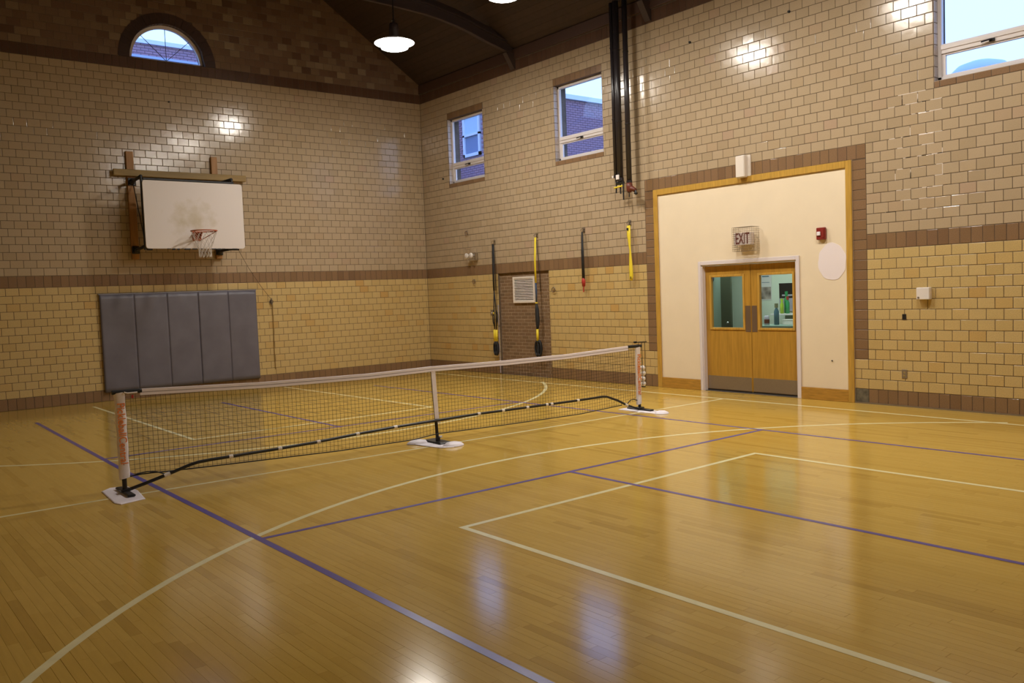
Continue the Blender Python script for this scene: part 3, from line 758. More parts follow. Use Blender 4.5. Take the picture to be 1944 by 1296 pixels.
# ------------------------------------------------------------------ lamps
def lamp(x, y, z, lab, a='dish', b='lens'):
    t = thing('pendant_lamp', lab, 'lamp', (x, y, z), group='pendant lamps under the ceiling')
    q = MB(); q.lathe([(.06, .10), (.20, .085), (.335, .03), (.345, .018)], 32); q.build('reflector', M['shade'], t, True)
    q = MB(); q.lathe([(.34, .012), (.30, .0), (.235, -.012), (.230, -.070)], 32); q.build('dish', M[a], t, True)
    q = MB(); q.lathe([(.230, -.070), (.20, -.082), (.12, -.092), (.001, -.096)], 32); q.build('lens', M[b], t, True)
    q = MB(); q.lathe([(.001, .36), (.07, .35), (.085, .27), (.085, .14), (.055, .10)], 20); q.build('ballast_housing', M['beam'], t, True)
    q = MB(); q.tube([(0, 0, .35), (0, 0, rake(x)-z-.01)], .012, 8); q.build('stem', M['black'], t)
    q = MB(); q.torus((.0, 0, .40), .03, .006, 12, 6, 'y'); q.build('hook', M['chrome'], t)
    return t
names = ['first', 'second', 'third', 'fourth', 'fifth']
for i, y in enumerate((-3.85, -6.9, -9.95, -13.0)):
    lamp(-3.0, y, 6.08, 'bright white pendant lamp, %s from the backboard wall, row by the windows' % names[i])
for i, y in enumerate((-3.85,)):
    lamp(-8.32, y, 6.08, 'dim greenish pendant lamp, %s from the backboard wall, row away from the windows' % names[i], 'dish2', 'lens2')

# ------------------------------------------------------------------ basketball backboard
def build_backboard():
    t = thing('basketball_backboard', 'scuffed white basketball backboard with orange rim on wooden wall frame', 'backboard', (0, 0, 0))
    bx('upright', (-6.51, -.06, 2.58), (-6.38, -.003, 4.56), M['wood_red'], t, bev=.006)
    bx('upright', (-4.94, -.06, 2.58), (-4.82, -.003, 4.56), M['wood_red'], t, bev=.006)
    bx('crossbeam', (-6.76, -.13, 4.10), (-4.28, -.062, 4.22), M['wood_old'], t, bev=.008)
    D = .75; x0, x1, z0, z1 = -6.45, -4.63, 2.735, 3.955
    q = MB(); r = .05; pts = []
    for cx, cz, a in ((x1-r, z1-r, 0), (x0+r, z1-r, 90), (x0+r, z0+r, 180), (x1-r, z0+r, 270)):
        for k in range(6): an = math.radians(a+18*k); pts.append((cx+r*math.cos(an), cz+r*math.sin(an)))
    q.prism(pts, -D, -D+.035, 'y'); bd = q.build('board', M['board'], t, label='scuffed white board')
    # torn lower edge strip
    q = MB(); x = x0+.08
    while x < x1-.1:
        w = rnd.uniform(.03, .11)
        if rnd.random() < .75: q.box((x, -D-.002, z0-rnd.uniform(.006, .024)), (x+w, -D+.03, z0+.004), rnd.random(), bev=.003)
        x += w+rnd.uniform(.01, .05)
    q.build('torn_padding', M['black'], t, kind='stuff')
    fr = MB(); yb = -D+.06
    for a, b in (((x0+.03, yb, z1+.03), (x1-.14, yb, z1+.03)), ((x0+.0, yb, z0-.02), (x0+.0, yb, z1+.08)), ((x1-.17, yb, z0-.01), (x1-.17, yb, z1+.08)), ((x0+.03, yb, z0-.01), (x0+.12, yb, z0-.01)), ((x1-.3, yb, z0-.01), (x1-.1, yb, z0-.01))):
        fr.tube([a, b], .022, 8)
    fr.build('steel_frame', M['black'], t)
    for ux, bxp, zz in ((-6.44, x0, 4.00), (-6.44, x0, 2.75), (-4.88, x1-.17, 4.02), (-4.88, x1-.17, 2.72)):
        a = MB(); a.tube([(ux, -.05, zz), (ux, -.30, zz+.01), (bxp, yb, zz+.03)], .028, 8); a.sphere((ux, -.10, zz), .055, 10)
        a.build('support_arm', M['black'], t, True)
        a = MB(); a.box((ux-.07, -.085, zz-.07), (ux+.07, -.055, zz+.07), bev=.01); a.build('wall_bracket', M['black'], t)
    for ux, bxp in ((-6.42, x0+.02), (-4.88, x1-.17)):
        a = MB(); a.tube([(ux, -.09, 3.95), (bxp, yb+.02, 2.78)], .009, 6); a.build('brace_rod', M['black'], t)
    # rim
    cx, cy, cz, R = -5.54, -D-.17-.225, 3.03, .225
    q = MB(); q.torus((cx, cy, cz), R, .011, 40, 8, 'z'); rim = q.build('rim', M['rim'], t, True)
    q = MB(); q.box((cx-.08, -D-.012, cz-.15), (cx+.08, -D, cz+.02), bev=.004)
    q.prism([(-D, cz), (-D-.17, cz), (-D, cz-.14)], cx-.06, cx-.05, 'x'); q.prism([(-D, cz), (-D-.17, cz), (-D, cz-.14)], cx+.05, cx+.06, 'x'); q.box((cx-.05, -D-.17, cz-.01), (cx+.05, -D, cz+.005))
    q.build('rim_bracket', M['rim'], t)
    q = MB()
    for s in (-1, 1): q.tube([(cx+s*.20, cy-.10, cz-.005), (cx+s*.055, -D-.01, cz-.15)], .007, 6)
    q.build('rim_brace', M['rim'], t)
    q = MB(); n = 12; lv = 6
    def rr(k): return R*(1-.5*min(1, k/4.))*(1 if k < 5 else .97)
    for k in range(lv):
        for i in range(n):
            for s in (-1, 1):
                t0 = 2*math.pi*(i+.5*(k % 2))/n; t1 = t0+s*math.pi/n
                a = (cx+rr(k)*math.cos(t0), cy+rr(k)*math.sin(t0), cz-.01-.078*k); b = (cx+rr(k+1)*math.cos(t1), cy+rr(k+1)*math.sin(t1), cz-.01-.078*(k+1))
                q.tube([a, b], .0035, 4, caps=False)
    q.build('net', M['net_white'], t)
    shift(t, (-5.54, -.03, 2.6))
    # cord to cleat
    t = thing('cord_cleat', 'small dark cleat on the tiled wall beside the grey mat, tied with cord', 'cleat', (-3.85, 0, 1.70))
    q = MB(); q.lathe([(.001, -.012), (.035, -.012), (.035, -.004)], 12, (0, 0, 0), 'y'); q.box((-.012, -.05, -.05), (.012, -.01, .05), bev=.004); q.tube([(0, -.05, -.07), (.0, -.055, 0), (.0, -.05, .075)], .011, 6)
    q.build('body', M['steel'], t)
    q = MB(); q.torus((0, -.045, .0), .03, .006, 14, 5, 'y'); q.build('cord_loop', M['net'], t)
    c = MB(); c.tube([(-4.72, -.66, 2.70), (-4.45, -.42, 2.38), (-4.12, -.18, 2.02), (-3.87, -.055, 1.76)], .004, 5)
    tag(c.build('backboard_cord', M['mortar']), 'thin cord slanting from the backboard corner down to the cleat', 'cord')
    c = MB(); c.tube([(-3.83, -.03, 1.66), (-3.825, -.02, 1.2), (-3.835, -.02, .7), (-3.83, -.022, .31)], .007, 6)
    tag(c.build('hanging_rope', M['wood_old']), 'thin brown rope hanging straight down under the wall cleat', 'rope')
build_backboard()

# ------------------------------------------------------------------ wall mat
def build_mat():
    t = thing('folding_wall_mat', 'grey vinyl folding gym mat hung on the wall below the backboard', 'mat', (0, 0, 0))
    xs = [-7.115, -6.525, -5.93, -5.345, -4.755, -4.18]; z0 = .16; z1 = 1.94
    for i in range(5):
        a, b = xs[i]+(.005 if i == 3 else .0015), xs[i+1]-(.005 if i == 2 else .0015); q = MB(); nx, nz = 28, 22; y0 = -.012; y1 = -.066
        zb = z0+(.0)
        grid = {}
        def yy(u, v):
            e = min(u, 1-u, v*3, (1-v)*3); puff = min(1, max(0, e)/.035)
            wr_ = .006*math.sin(9*u+3*v+i)*math.exp(-((1-v)/.14)**2)+.004*math.sin(14*(u-v)+2*i)*math.exp(-((1-v)/.2)**2)
            return y1+.006*(1-puff)**2-wr_*math.sin(math.pi*u)
        vs = [(a+(b-a)*k/nx, yy(k/nx, j/nz), zb+(z1-zb)*j/nz) for j in range(nz+1) for k in range(nx+1)]
        fs = [(j*(nx+1)+k, j*(nx+1)+k+1, (j+1)*(nx+1)+k+1, (j+1)*(nx+1)+k) for j in range(nz) for k in range(nx)]
        q.add(vs, fs)
        edge = [k for k in range(nx+1)]+[j*(nx+1)+nx for j in range(1, nz+1)]+[nz*(nx+1)+k for k in range(nx-1, -1, -1)]+[j*(nx+1) for j in range(nz-1, 0, -1)]
        b0 = len(q.v); q.v += [(vs[e][0], y0, vs[e][2]) for e in edge]
        for k in range(len(edge)):
            k2 = (k+1) % len(edge); q.f.append((edge[k2], edge[k], b0+k, b0+k2)); q.r.append(.5); q.m.append(0)
        q.f.append(tuple(b0+k for k in range(len(edge)))); q.r.append(.5); q.m.append(0)
        q.build('mat_panel', M['pad'], t, True)
    q = MB(); q.box((xs[0]-.02, -.06, z1), (xs[-1]+.01, -.004, z1+.018), bev=.004); q.build('hanging_strip', M['pad_edge'], t)
    shift(t, (-5.65, -.03, .16))
build_mat()

# ------------------------------------------------------------------ net
def build_net():
    A = (-9.039, -8.543, 0); L = 6.74; rz = math.atan2(-8.694+8.543, 6.737)
    t = thing('pickleball_net', 'portable pickleball net with white top tape and black frame', 'net', A, rz)
    def yN(s): return 0.0
    def top(s):
        pts = [(0, .952), (.222, .951), (1.379, .903), (2.566, .884), (3.38, .895), (4.443, .880), (5.472, .881), (6.529, .911), (6.74, .915)]
        for (a, za), (b, zb) in zip(pts[:-1], pts[1:]):
            if s <= b: u = (s-a)/(b-a); return za+(zb-za)*u
        return pts[-1][1]
    def bot(s):
        pts = [(0, .155), (.222, .162), (.39, .15), (.531, .145), (1.012, .128), (2.146, .091), (3.1, .085), (3.412, .112), (4.405, .092), (5.619, .08), (6.394, .112), (6.7, .13)]
        for (a, za), (b, zb) in zip(pts[:-1], pts[1:]):
            if s <= b: u = (s-a)/(b-a); return za+(zb-za)*u
        return pts[-1][1]
    # netting
    q = MB(); g = .0445; s0, s1 = .07, 6.68; n = int((s1-s0)/g); r = .0017; m = 18
    for i in range(n+1):
        s = s0+i*g; q.tube([(s, 0, bot(s)), (s, 0, (bot(s)+top(s))/2-.01), (s, 0, top(s)-.03)], r, 3, caps=False)
    for j in range(m):
        q.tube([(s0+(s1-s0)*k/40, .001, bot(s0+(s1-s0)*k/40)+(top(s0+(s1-s0)*k/40)-.04-bot(s0+(s1-s0)*k/40))*(j+.4)/m) for k in range(41)], r, 3, caps=False)
    q.build('netting', M['net'], t)
    q = MB(); q.tube([(s0+(6.40-s0)*k/60, -.002, bot(s0+(6.40-s0)*k/60)) for k in range(61)], .006, 6); q.build('bottom_cord', M['black_fab'], t)
    # top tape
    q = MB(); N = 60; sa, sb = .20, 6.54
    for k in range(N):
        a = sa+(sb-sa)*k/N; b = sa+(sb-sa)*(k+1)/N
        for (za, zb_, y) in ((-.058, -.034, .013), (-.026, 0, .014)):
            v = [(s, yy, top(s)+dz) for s in (a, b) for yy in (-y, y) for dz in (za, zb_)]
            q.add(v, [(0, 1, 3, 2), (4, 6, 7, 5), (0, 4, 5, 1), (2, 3, 7, 6), (0, 2, 6, 4), (1, 5, 7, 3)])
    q.build('top_tape', M['tape'], t, label='white tape along the top edge')
    q = MB()
    for k in range(N):
        a = sa+(sb-sa)*k/N; b = sa+(sb-sa)*(k+1)/N
        v = [(s, yy, top(s)+dz) for s in (a, b) for yy in (-.011, .011) for dz in (-.036, -.024)]
        q.add(v, [(0, 1, 3, 2), (4, 6, 7, 5), (0, 4, 5, 1), (2, 3, 7, 6), (0, 2, 6, 4), (1, 5, 7, 3)])
    q.build('tape_seam', M['tape_seam'], t)
    for a, b, nm in ((-.04, .215, 'n'), (6.56, 6.80, 'f')):
        q = MB(); q.tube([(a, 0, top(max(0, a))-.012), (b, 0, top(min(b, 6.74))-.017)], .021, 10); q.build('end_sleeve', M['black_fab'], t, label='black sleeve at the end of the tape')
    # posts
    for s, hz in ((.018, .95), (6.745, .92)):
        q = MB(); q.tube([(s, 0, .03), (s, 0, hz)], .021, 10); p = q.build('post', M['black'], t)
        q = MB(); q.box((s-.035, -.24, .012), (s+.035, .22, .034), bev=.008); q.box((s-.045, -.05, .03), (s+.045, .05, .05), bev=.006); q.build('foot', M['black'], p)
    # printed sleeves
    for s, z0, z1, sc in ((.022, .145, .935, 1), (6.735, .09, .885, 1)):
        q = MB(); vs = []; n = 14; rows = 12
        for j in range(rows+1):
            z = z0+(z1-z0)*j/rows
            for k in range(n):
                a = 2*math.pi*k/n; w = .047+.003*math.sin(j*1.7); x = w*math.cos(a); y = .023*math.sin(a)*(1+.10*math.sin(j*2.3))
                vs.append((s+x, y, z+(.006*math.cos(a) if j in (0, rows) else 0)))
        fs = [(j*n+k, j*n+(k+1) % n, (j+1)*n+(k+1) % n, (j+1)*n+k) for j in range(rows) for k in range(n)]
        q.add(vs, fs); sl = q.build('post_sleeve', M['sleeve'], t, True, label='white sleeve with orange lettering')
        zc = (z0+z1)/2+.02
        lettering('sleeve_lettering', 'PickleballCentral', M['orange'], sl, .096, (s-.002, -.0268, zc), (0, 0, -1), (1, 0, 0), .0012, offset=.0006, length=.555)
    # centre support
    q = MB(); q.tube([(3.425, .018, .03), (3.39, .018, .86)], .019, 10); cp = q.build('centre_post', M['black'], t)
    q = MB(); q.box((3.34, -.17, .012), (3.50, .20, .030), bev=.008); q.tube([(3.42, .0, .02), (3.42, .0, .07)], .028, 10); q.build('foot', M['black'], cp)
    q = MB()
    v = []
    for s, z in ((3.415, .285), (3.39, .85)):
        for dx in (-.028, .028):
            for y in (-.008, -.002): v.append((s+dx, y, z))
    q.add(v, [(0, 2, 3, 1), (4, 5, 7, 6), (0, 1, 5, 4), (2, 6, 7, 3), (0, 4, 6, 2), (1, 3, 7, 5)]); q.build('centre_strap', M['tape'], t, label='white centre strap')
    bx('strap_clip', (3.42, -.02, .235), (3.455, .0, .262), M['white'], t, bev=.003); bx('strap_clip', (3.43, -.02, .06), (3.47, .0, .085), M['white'], t, bev=.003)
    # lower bar
    bar = [(.03, .035), (.20, .075), (.39, .123), (.60, .182), (.683, .197), (.80, .203), (1.001, .205), (1.506, .212), (1.93, .223), (2.386, .246), (2.856, .262), (3.42, .270), (3.995, .276), (4.736, .270), (5.581, .266), (6.02, .268), (6.10, .262), (6.30, .19), (6.465, .111), (6.68, .030)]
    q = MB(); q.tube([(s, -.02, z) for s, z in bar], .0155, 8); q.build('lower_bar', M['black'], t, True)
    for s in (.39, 1.001, 1.506, 1.93, 2.386, 2.856, 3.995, 4.357, 4.736, 5.052, 5.131, 5.581, 6.465):
        for (a, za), (b, zb) in zip(bar[:-1], bar[1:]):
            if a <= s <= b:
                d = Vector((b-a, 0, zb-za)).normalized(); z = za+(zb-za)*(s-a)/(b-a)
                q = MB(); w = .028 if s in (.39, 6.465) else .020; q.tube([(s-d.x*w, -.02, z-d.z*w), (s+d.x*w, -.02, z+d.z*w)], .0195, 8); q.build('white_clip', M['white'], t); break
    q = MB(); q.tube([(.07, -.01, .155), (.14, -.01, .172), (.22, -.012, .178), (.30, -.015, .165), (.38, -.02, .128)], .006, 6); q.build('tie_cord', M['black_fab'], t); q = MB(); q.tube([(6.48, -.02, .115), (6.55, -.015, .165), (6.62, -.01, .17), (6.69, -.01, .15)], .006, 6)
    q.build('tie_cord', M['black_fab'], t)
    # red tag and buckle by the near post
    q = MB(); q.tube([(.055, -.03, .935), (.085, -.032, .925), (.17, -.03, .925)], .008, 6); q.build('buckle_cord', M['white'], t)
    q = MB(); q.box((.115, -.036, .875), (.135, -.030, .905), bev=.002); q.build('red_tag', M['red'], t)
    # ball holder on the far post
    bh = thing('ball_holder', 'black wire ball holder hanging from the far net post', 'rack', A, rz)
    q = MB(); q.box((6.735, .035, .935), (6.765, .075, .962), bev=.003); q.build('bracket', M['black'], bh); q = MB(); q.tube([(6.75, .03, .948), (6.95, .03, .944)], .008, 6)
    for s, y in ((6.822, .0), (6.913, .032), (6.822, .064)): q.tube([(s, y, .945), (s, y, .33)], .004, 5)
    q.torus((6.865, .032, .318), .030, .005, 18, 5, 'z'); q.build('wire_cage', M['black'], bh)
    Mx = Matrix.Translation(A) @ Matrix.Rotation(rz, 4, 'Z')
    labs = ('topmost white ball in the holder', 'second white ball from the top of the holder', 'third white ball from the top of the holder', 'lowest white ball in the holder')
    for (ds, z), lab in zip(((-.004, .582), (.004, .508), (-.004, .434), (.004, .360)), labs):
        p = Mx @ Vector((6.865+ds, .032, z))
        q = MB(); q.sphere((0, 0, 0), .036, 14); o = q.build('ball', M['white'], None, True); o.location = p
        tag(o, lab+' on the far net post', 'ball', 'white balls in the holder')
    # towels and pads under the feet
    def pad(name, poly, lab, th=.010, curl=0.0):
        q = MB(); n = len(poly); cx = sum(p[0] for p in poly)/n; cy = sum(p[1] for p in poly)/n
        ins = [(cx+(x-cx)*.95, cy+(y-cy)*.95) for x, y in poly]
        vs = [(x, y, .0016) for x, y in poly]+[(x, y, th*.6) for x, y in poly]+[(x, y, th) for x, y in ins]
        fs = [tuple(range(n))[::-1], tuple(range(2*n, 3*n))]
        for k in range(n): k2 = (k+1) % n; fs += [(k, k2, n+k2, n+k), (n+k, n+k2, 2*n+k2, 2*n+k)]
        q.add(vs, fs); return q
    q = pad('', [(-9.16, -8.28), (-9.06, -8.17), (-8.92, -8.22), (-8.90, -8.50), (-8.95, -8.92), (-9.17, -8.98), (-9.20, -8.88)], '')
    tag(q.build('floor_pad', M['tape'], None), 'flat white pad under the near net foot, by the lettered post', 'pad', 'white pads under the net feet')
    q = pad('', [(-5.88, -8.45), (-5.78, -8.36), (-5.58, -8.40), (-5.50, -8.47), (-5.55, -8.84), (-5.66, -9.0), (-5.80, -8.93)], '', .011)
    for (x, y, sx, sy, h) in ((-5.78, -8.44, .14, .10, .045), (-5.60, -8.90, .13, .10, .05)):
        q.lathe([(1e-3, h), (.3, h*.96), (.7, h*.72), (.95, h*.3), (1, .003)], 18, (0, 0, 0))
        nv = 18*5
        for i in range(len(q.v)-nv, len(q.v)): a, b, c = q.v[i]; q.v[i] = (x+a*sx, y+b*sy, c)
    tag(q.build('floor_pad', M['tape'], None, True), 'white pad with curled ends under the centre post foot', 'pad', 'white pads under the net feet')
    q = pad('', [(-2.42, -8.40), (-2.22, -8.38), (-2.20, -8.80), (-2.24, -9.12), (-2.42, -9.18), (-2.45, -8.80)], '')
    q.lathe([(1e-3, .045), (.5, .038), (.9, .02), (1, .003)], 16, (0, 0, 0))
    nv = 16*4
    for i in range(len(q.v)-nv, len(q.v)): a, b, c = q.v[i]; q.v[i] = (-2.34+a*.10, -9.13+b*.10, c)
    tag(q.build('floor_pad', M['tape'], None, True), 'white pad under the far net foot, nearest the double doors', 'pad', 'white pads under the net feet')
build_net()

# ------------------------------------------------------------------ exit sign, alarm, boxes
def build_wall_things():
    t = thing('exit_sign', 'white EXIT sign with dark red letters inside a wire guard above the doors', 'sign', (0, 0, 0))
    bx('sign_box', (-.12, -9.02, 2.285), (-.02, -8.72, 2.475), M['exit_face'], t, bev=.006)
    bx('wall_mount', (-.02, -8.93, 2.32), (-.004, -8.80, 2.44), M['white'], t)
    lettering('exit_lettering', 'EXIT', M['exit_red'], t, .235, (-.1215, -8.875, 2.380), (0, -1, 0), (0, 0, 1), .001, offset=.004, sx=.53)
    q = MB(); y0, y1, z0, z1, X = -9.10, -8.75, 2.195, 2.555, -.20; r = .0022
    ny, nz, nx = 11, 11, 6
    for i in range(ny+1): y = y0+(y1-y0)*i/ny; q.tube([(-.004, y, z1), (X, y, z1), (X, y, z0), (-.004, y, z0)], r, 4, caps=False)
    for j in range(nz+1): z = z0+(z1-z0)*j/nz; q.tube([(-.004, y0, z), (X, y0, z), (X, y1, z), (-.004, y1, z)], r, 4, caps=False)
    for k in range(1, nx): x = X*k/nx; q.tube([(x, y0, z0), (x, y1, z0), (x, y1, z1), (x, y0, z1), (x, y0, z0)], r, 4, caps=False)
    q.build('wire_guard', M['cage'], t)
    shift(t, (0, -8.9, 2.38))
    t = thing('fire_alarm', 'red fire alarm with white strobe on the cream panel', 'alarm', (0, -10.14, 2.365))
    bx('housing', (-.05, -.068, -.085), (-.003, .068, .085), M['alarm'], t, bev=.008); bx('strobe', (-.070, -.005, -.028), (-.05, .05, .028), M['tape'], t, bev=.006); bx('sounder', (-.058, -.055, -.06), (-.05, -.012, .06), M['alarm'], t, bev=.003)
    t = thing('wall_speaker', 'tall cream speaker box fixed over the top of the oak frame', 'speaker', (0, -8.86, 3.47))
    q = MB(); q.box((-.12, -.075, -.165), (-.025, .085, .165), bev=.012); q.build('case', M['vent'], t); bx('back_plate', (-.024, -.12, -.15), (-.002, .07, .165), M['vent'], t, bev=.004)
    t = thing('white_wall_box', 'small white box on the yellow tiles beside the oak frame', 'box', (0, -11.585, 1.49))
    bx('case', (-.075, -.085, -.078), (-.003, .085, .078), M['white'], t, bev=.008); q = MB(); q.lathe([(.001, -.082), (.012, -.082), (.012, -.074)], 12, (0, .055, -.05), 'x'); q.build('lock', M['steel'], t)
    t = thing('open_socket', 'black empty socket hole in the tiles below the white box', 'socket', (0, -11.305, 1.19))
    bx('hole', (-.006, -.026, -.035), (.0, .026, .035), M['black'], t); bx('rim', (-.004, -.030, -.041), (.0, .030, -.035), M['mortar'], t)
    t = thing('wall_outlet', 'grey steel outlet low on the tiled wall', 'outlet', (0, -11.30, .435))
    bx('cover_plate', (-.007, -.036, -.058), (-.001, .036, .058), M['steel'], t, bev=.002)
    for z in (-.022, .022): MB().lathe([(.001, -.009), (.014, -.009), (.014, -.006)], 12, (0, 0, z), 'x').build('receptacle', M['chrome'], t)
    # bolts / nails
    for nm, F, lab in (((-10.26, .57), .0, 'small dark nail in the cream panel near the oak frame'), ((-7.88, 5.57), 1, 'small dark bolt high on the tiled wall right of the pipes'), ((-9.68, 5.56), 1, 'small dark bolt high on the tiled wall toward the last window'), ((-.83, 4.29), 1, 'small dark bolt beside the window nearest the corner')):
        k = .5 if F == 0 else 1.0
        q = MB(); q.lathe([(.001, -.03*k), (.014*k, -.03*k), (.016*k, -.012*k), (.02*k, -.010*k), (.02*k, -.0015), (.001, -.0015)], 10, (0, nm[0], nm[1]), 'x')
        tag(q.build('bolt', M['black'], None), lab, 'bolt')
    q = MB(); q.lathe([(.001, -.03), (.012, -.03), (.018, -.002)], 10, (-5.66, 0, 5.55), 'y'); tag(q.build('bolt', M['black'], None), 'small dark bolt under the half round window', 'bolt')
    # vent
    t = thing('wall_vent', 'white louvred vent on the brown brick infill', 'vent', (0, -3.48, 1.745))
    q = MB(); b = .04
    for A, B in (((-.34, -.265), (-.34+b, .265)), ((.34-b, -.265), (.34, .265)), ((-.34+b, -.265), (.34-b, -.265+b)), ((-.34+b, .265-b), (.34-b, .265))): q.box((.004, A[0], A[1]), (.034, B[0], B[1]), bev=.004)
    q.build('vent_frame', M['vent'], t); bx('duct', (.0325, -.30, -.225), (.0345, .30, .225), M['vent_dark'], t)
    for k in range(14):
        z = -.218+k*.0325; q = MB(); q.add([(.008, -.30, z), (.008, .30, z), (.026, .30, z+.017), (.026, -.30, z+.017), (.010, -.30, z-.003), (.010, .30, z-.003), (.029, .30, z+.015), (.029, -.30, z+.015)], [(0, 1, 2, 3), (7, 6, 5, 4), (0, 4, 5, 1), (1, 5, 6, 2), (2, 6, 7, 3), (3, 7, 4, 0)])
        q.build('slat', M['vent'], t)
    # emergency light
    t = thing('emergency_light', 'small twin head emergency light above the tile band near the corner', 'lamp', (0, -1.90, 2.50))
    bx('battery_case', (-.09, -.12, -.09), (-.003, .09, .08), M['chrome'], t, bev=.012)
    for y in (-.06, .10):
        q = MB(); q.lathe([(.001, -.16), (.055, -.17), (.06, -.155), (.035, -.11), (.001, -.09)], 16, (0, y, .02), 'x'); q.build('lamp_head', M['white'], t, True)
    q = MB()
    for z in (.16, -.14): q.tube([(-.004, -.16, z), (-.17, -.16, z), (-.17, .18, z), (-.004, .18, z)], .003, 4)
    for y in (-.16, -.05, .06, .18): q.tube([(-.17, y, .16), (-.17, y, -.14)], .003, 4)
    q.build('wire_guard', M['cage'], t)
    # hooks and rings
    for (y, z), lab in (((-1.65, 3.04), 'small wall hook above the emergency light'), ((-1.86, 1.98), 'small iron ring just under the tile band'), ((-4.43, 1.74), 'pale iron ring beside the brick infill')):
        t = thing('wall_ring', lab, 'ring', (0, y, z), group='iron rings on the wall')
        MB().torus((-.03, 0, -.02), .045, .008, 18, 6, 'x').build('ring', M['push'], t, True); MB().tube([(-.001, 0, .02), (-.036, 0, .02)], .012, 8).build('eye_bolt', M['steel'], t)
    t = thing('wall_switch', 'small grey switch plate beside the black strap on tiles', 'switch', (0, -2.43, 1.29)); bx('plate', (-.008, -.06, -.06), (-.001, .05, .06), M['steel'], t, bev=.002); bx('toggle', (-.02, -.01, -.015), (-.008, .01, .015), M['vent'], t)
    t = thing('conduit', 'thin grey conduit along the edge of the brick infill', 'conduit', (0, -2.655, 0)); q = MB(); q.tube([(-.012, 0, .02), (-.012, 0, 1.45)], .009, 8); q.build('tube', M['tape_seam'], t); bx('clip', (-.02, -.02, 1.0), (-.002, .02, 1.02), M['steel'], t)
build_wall_things()

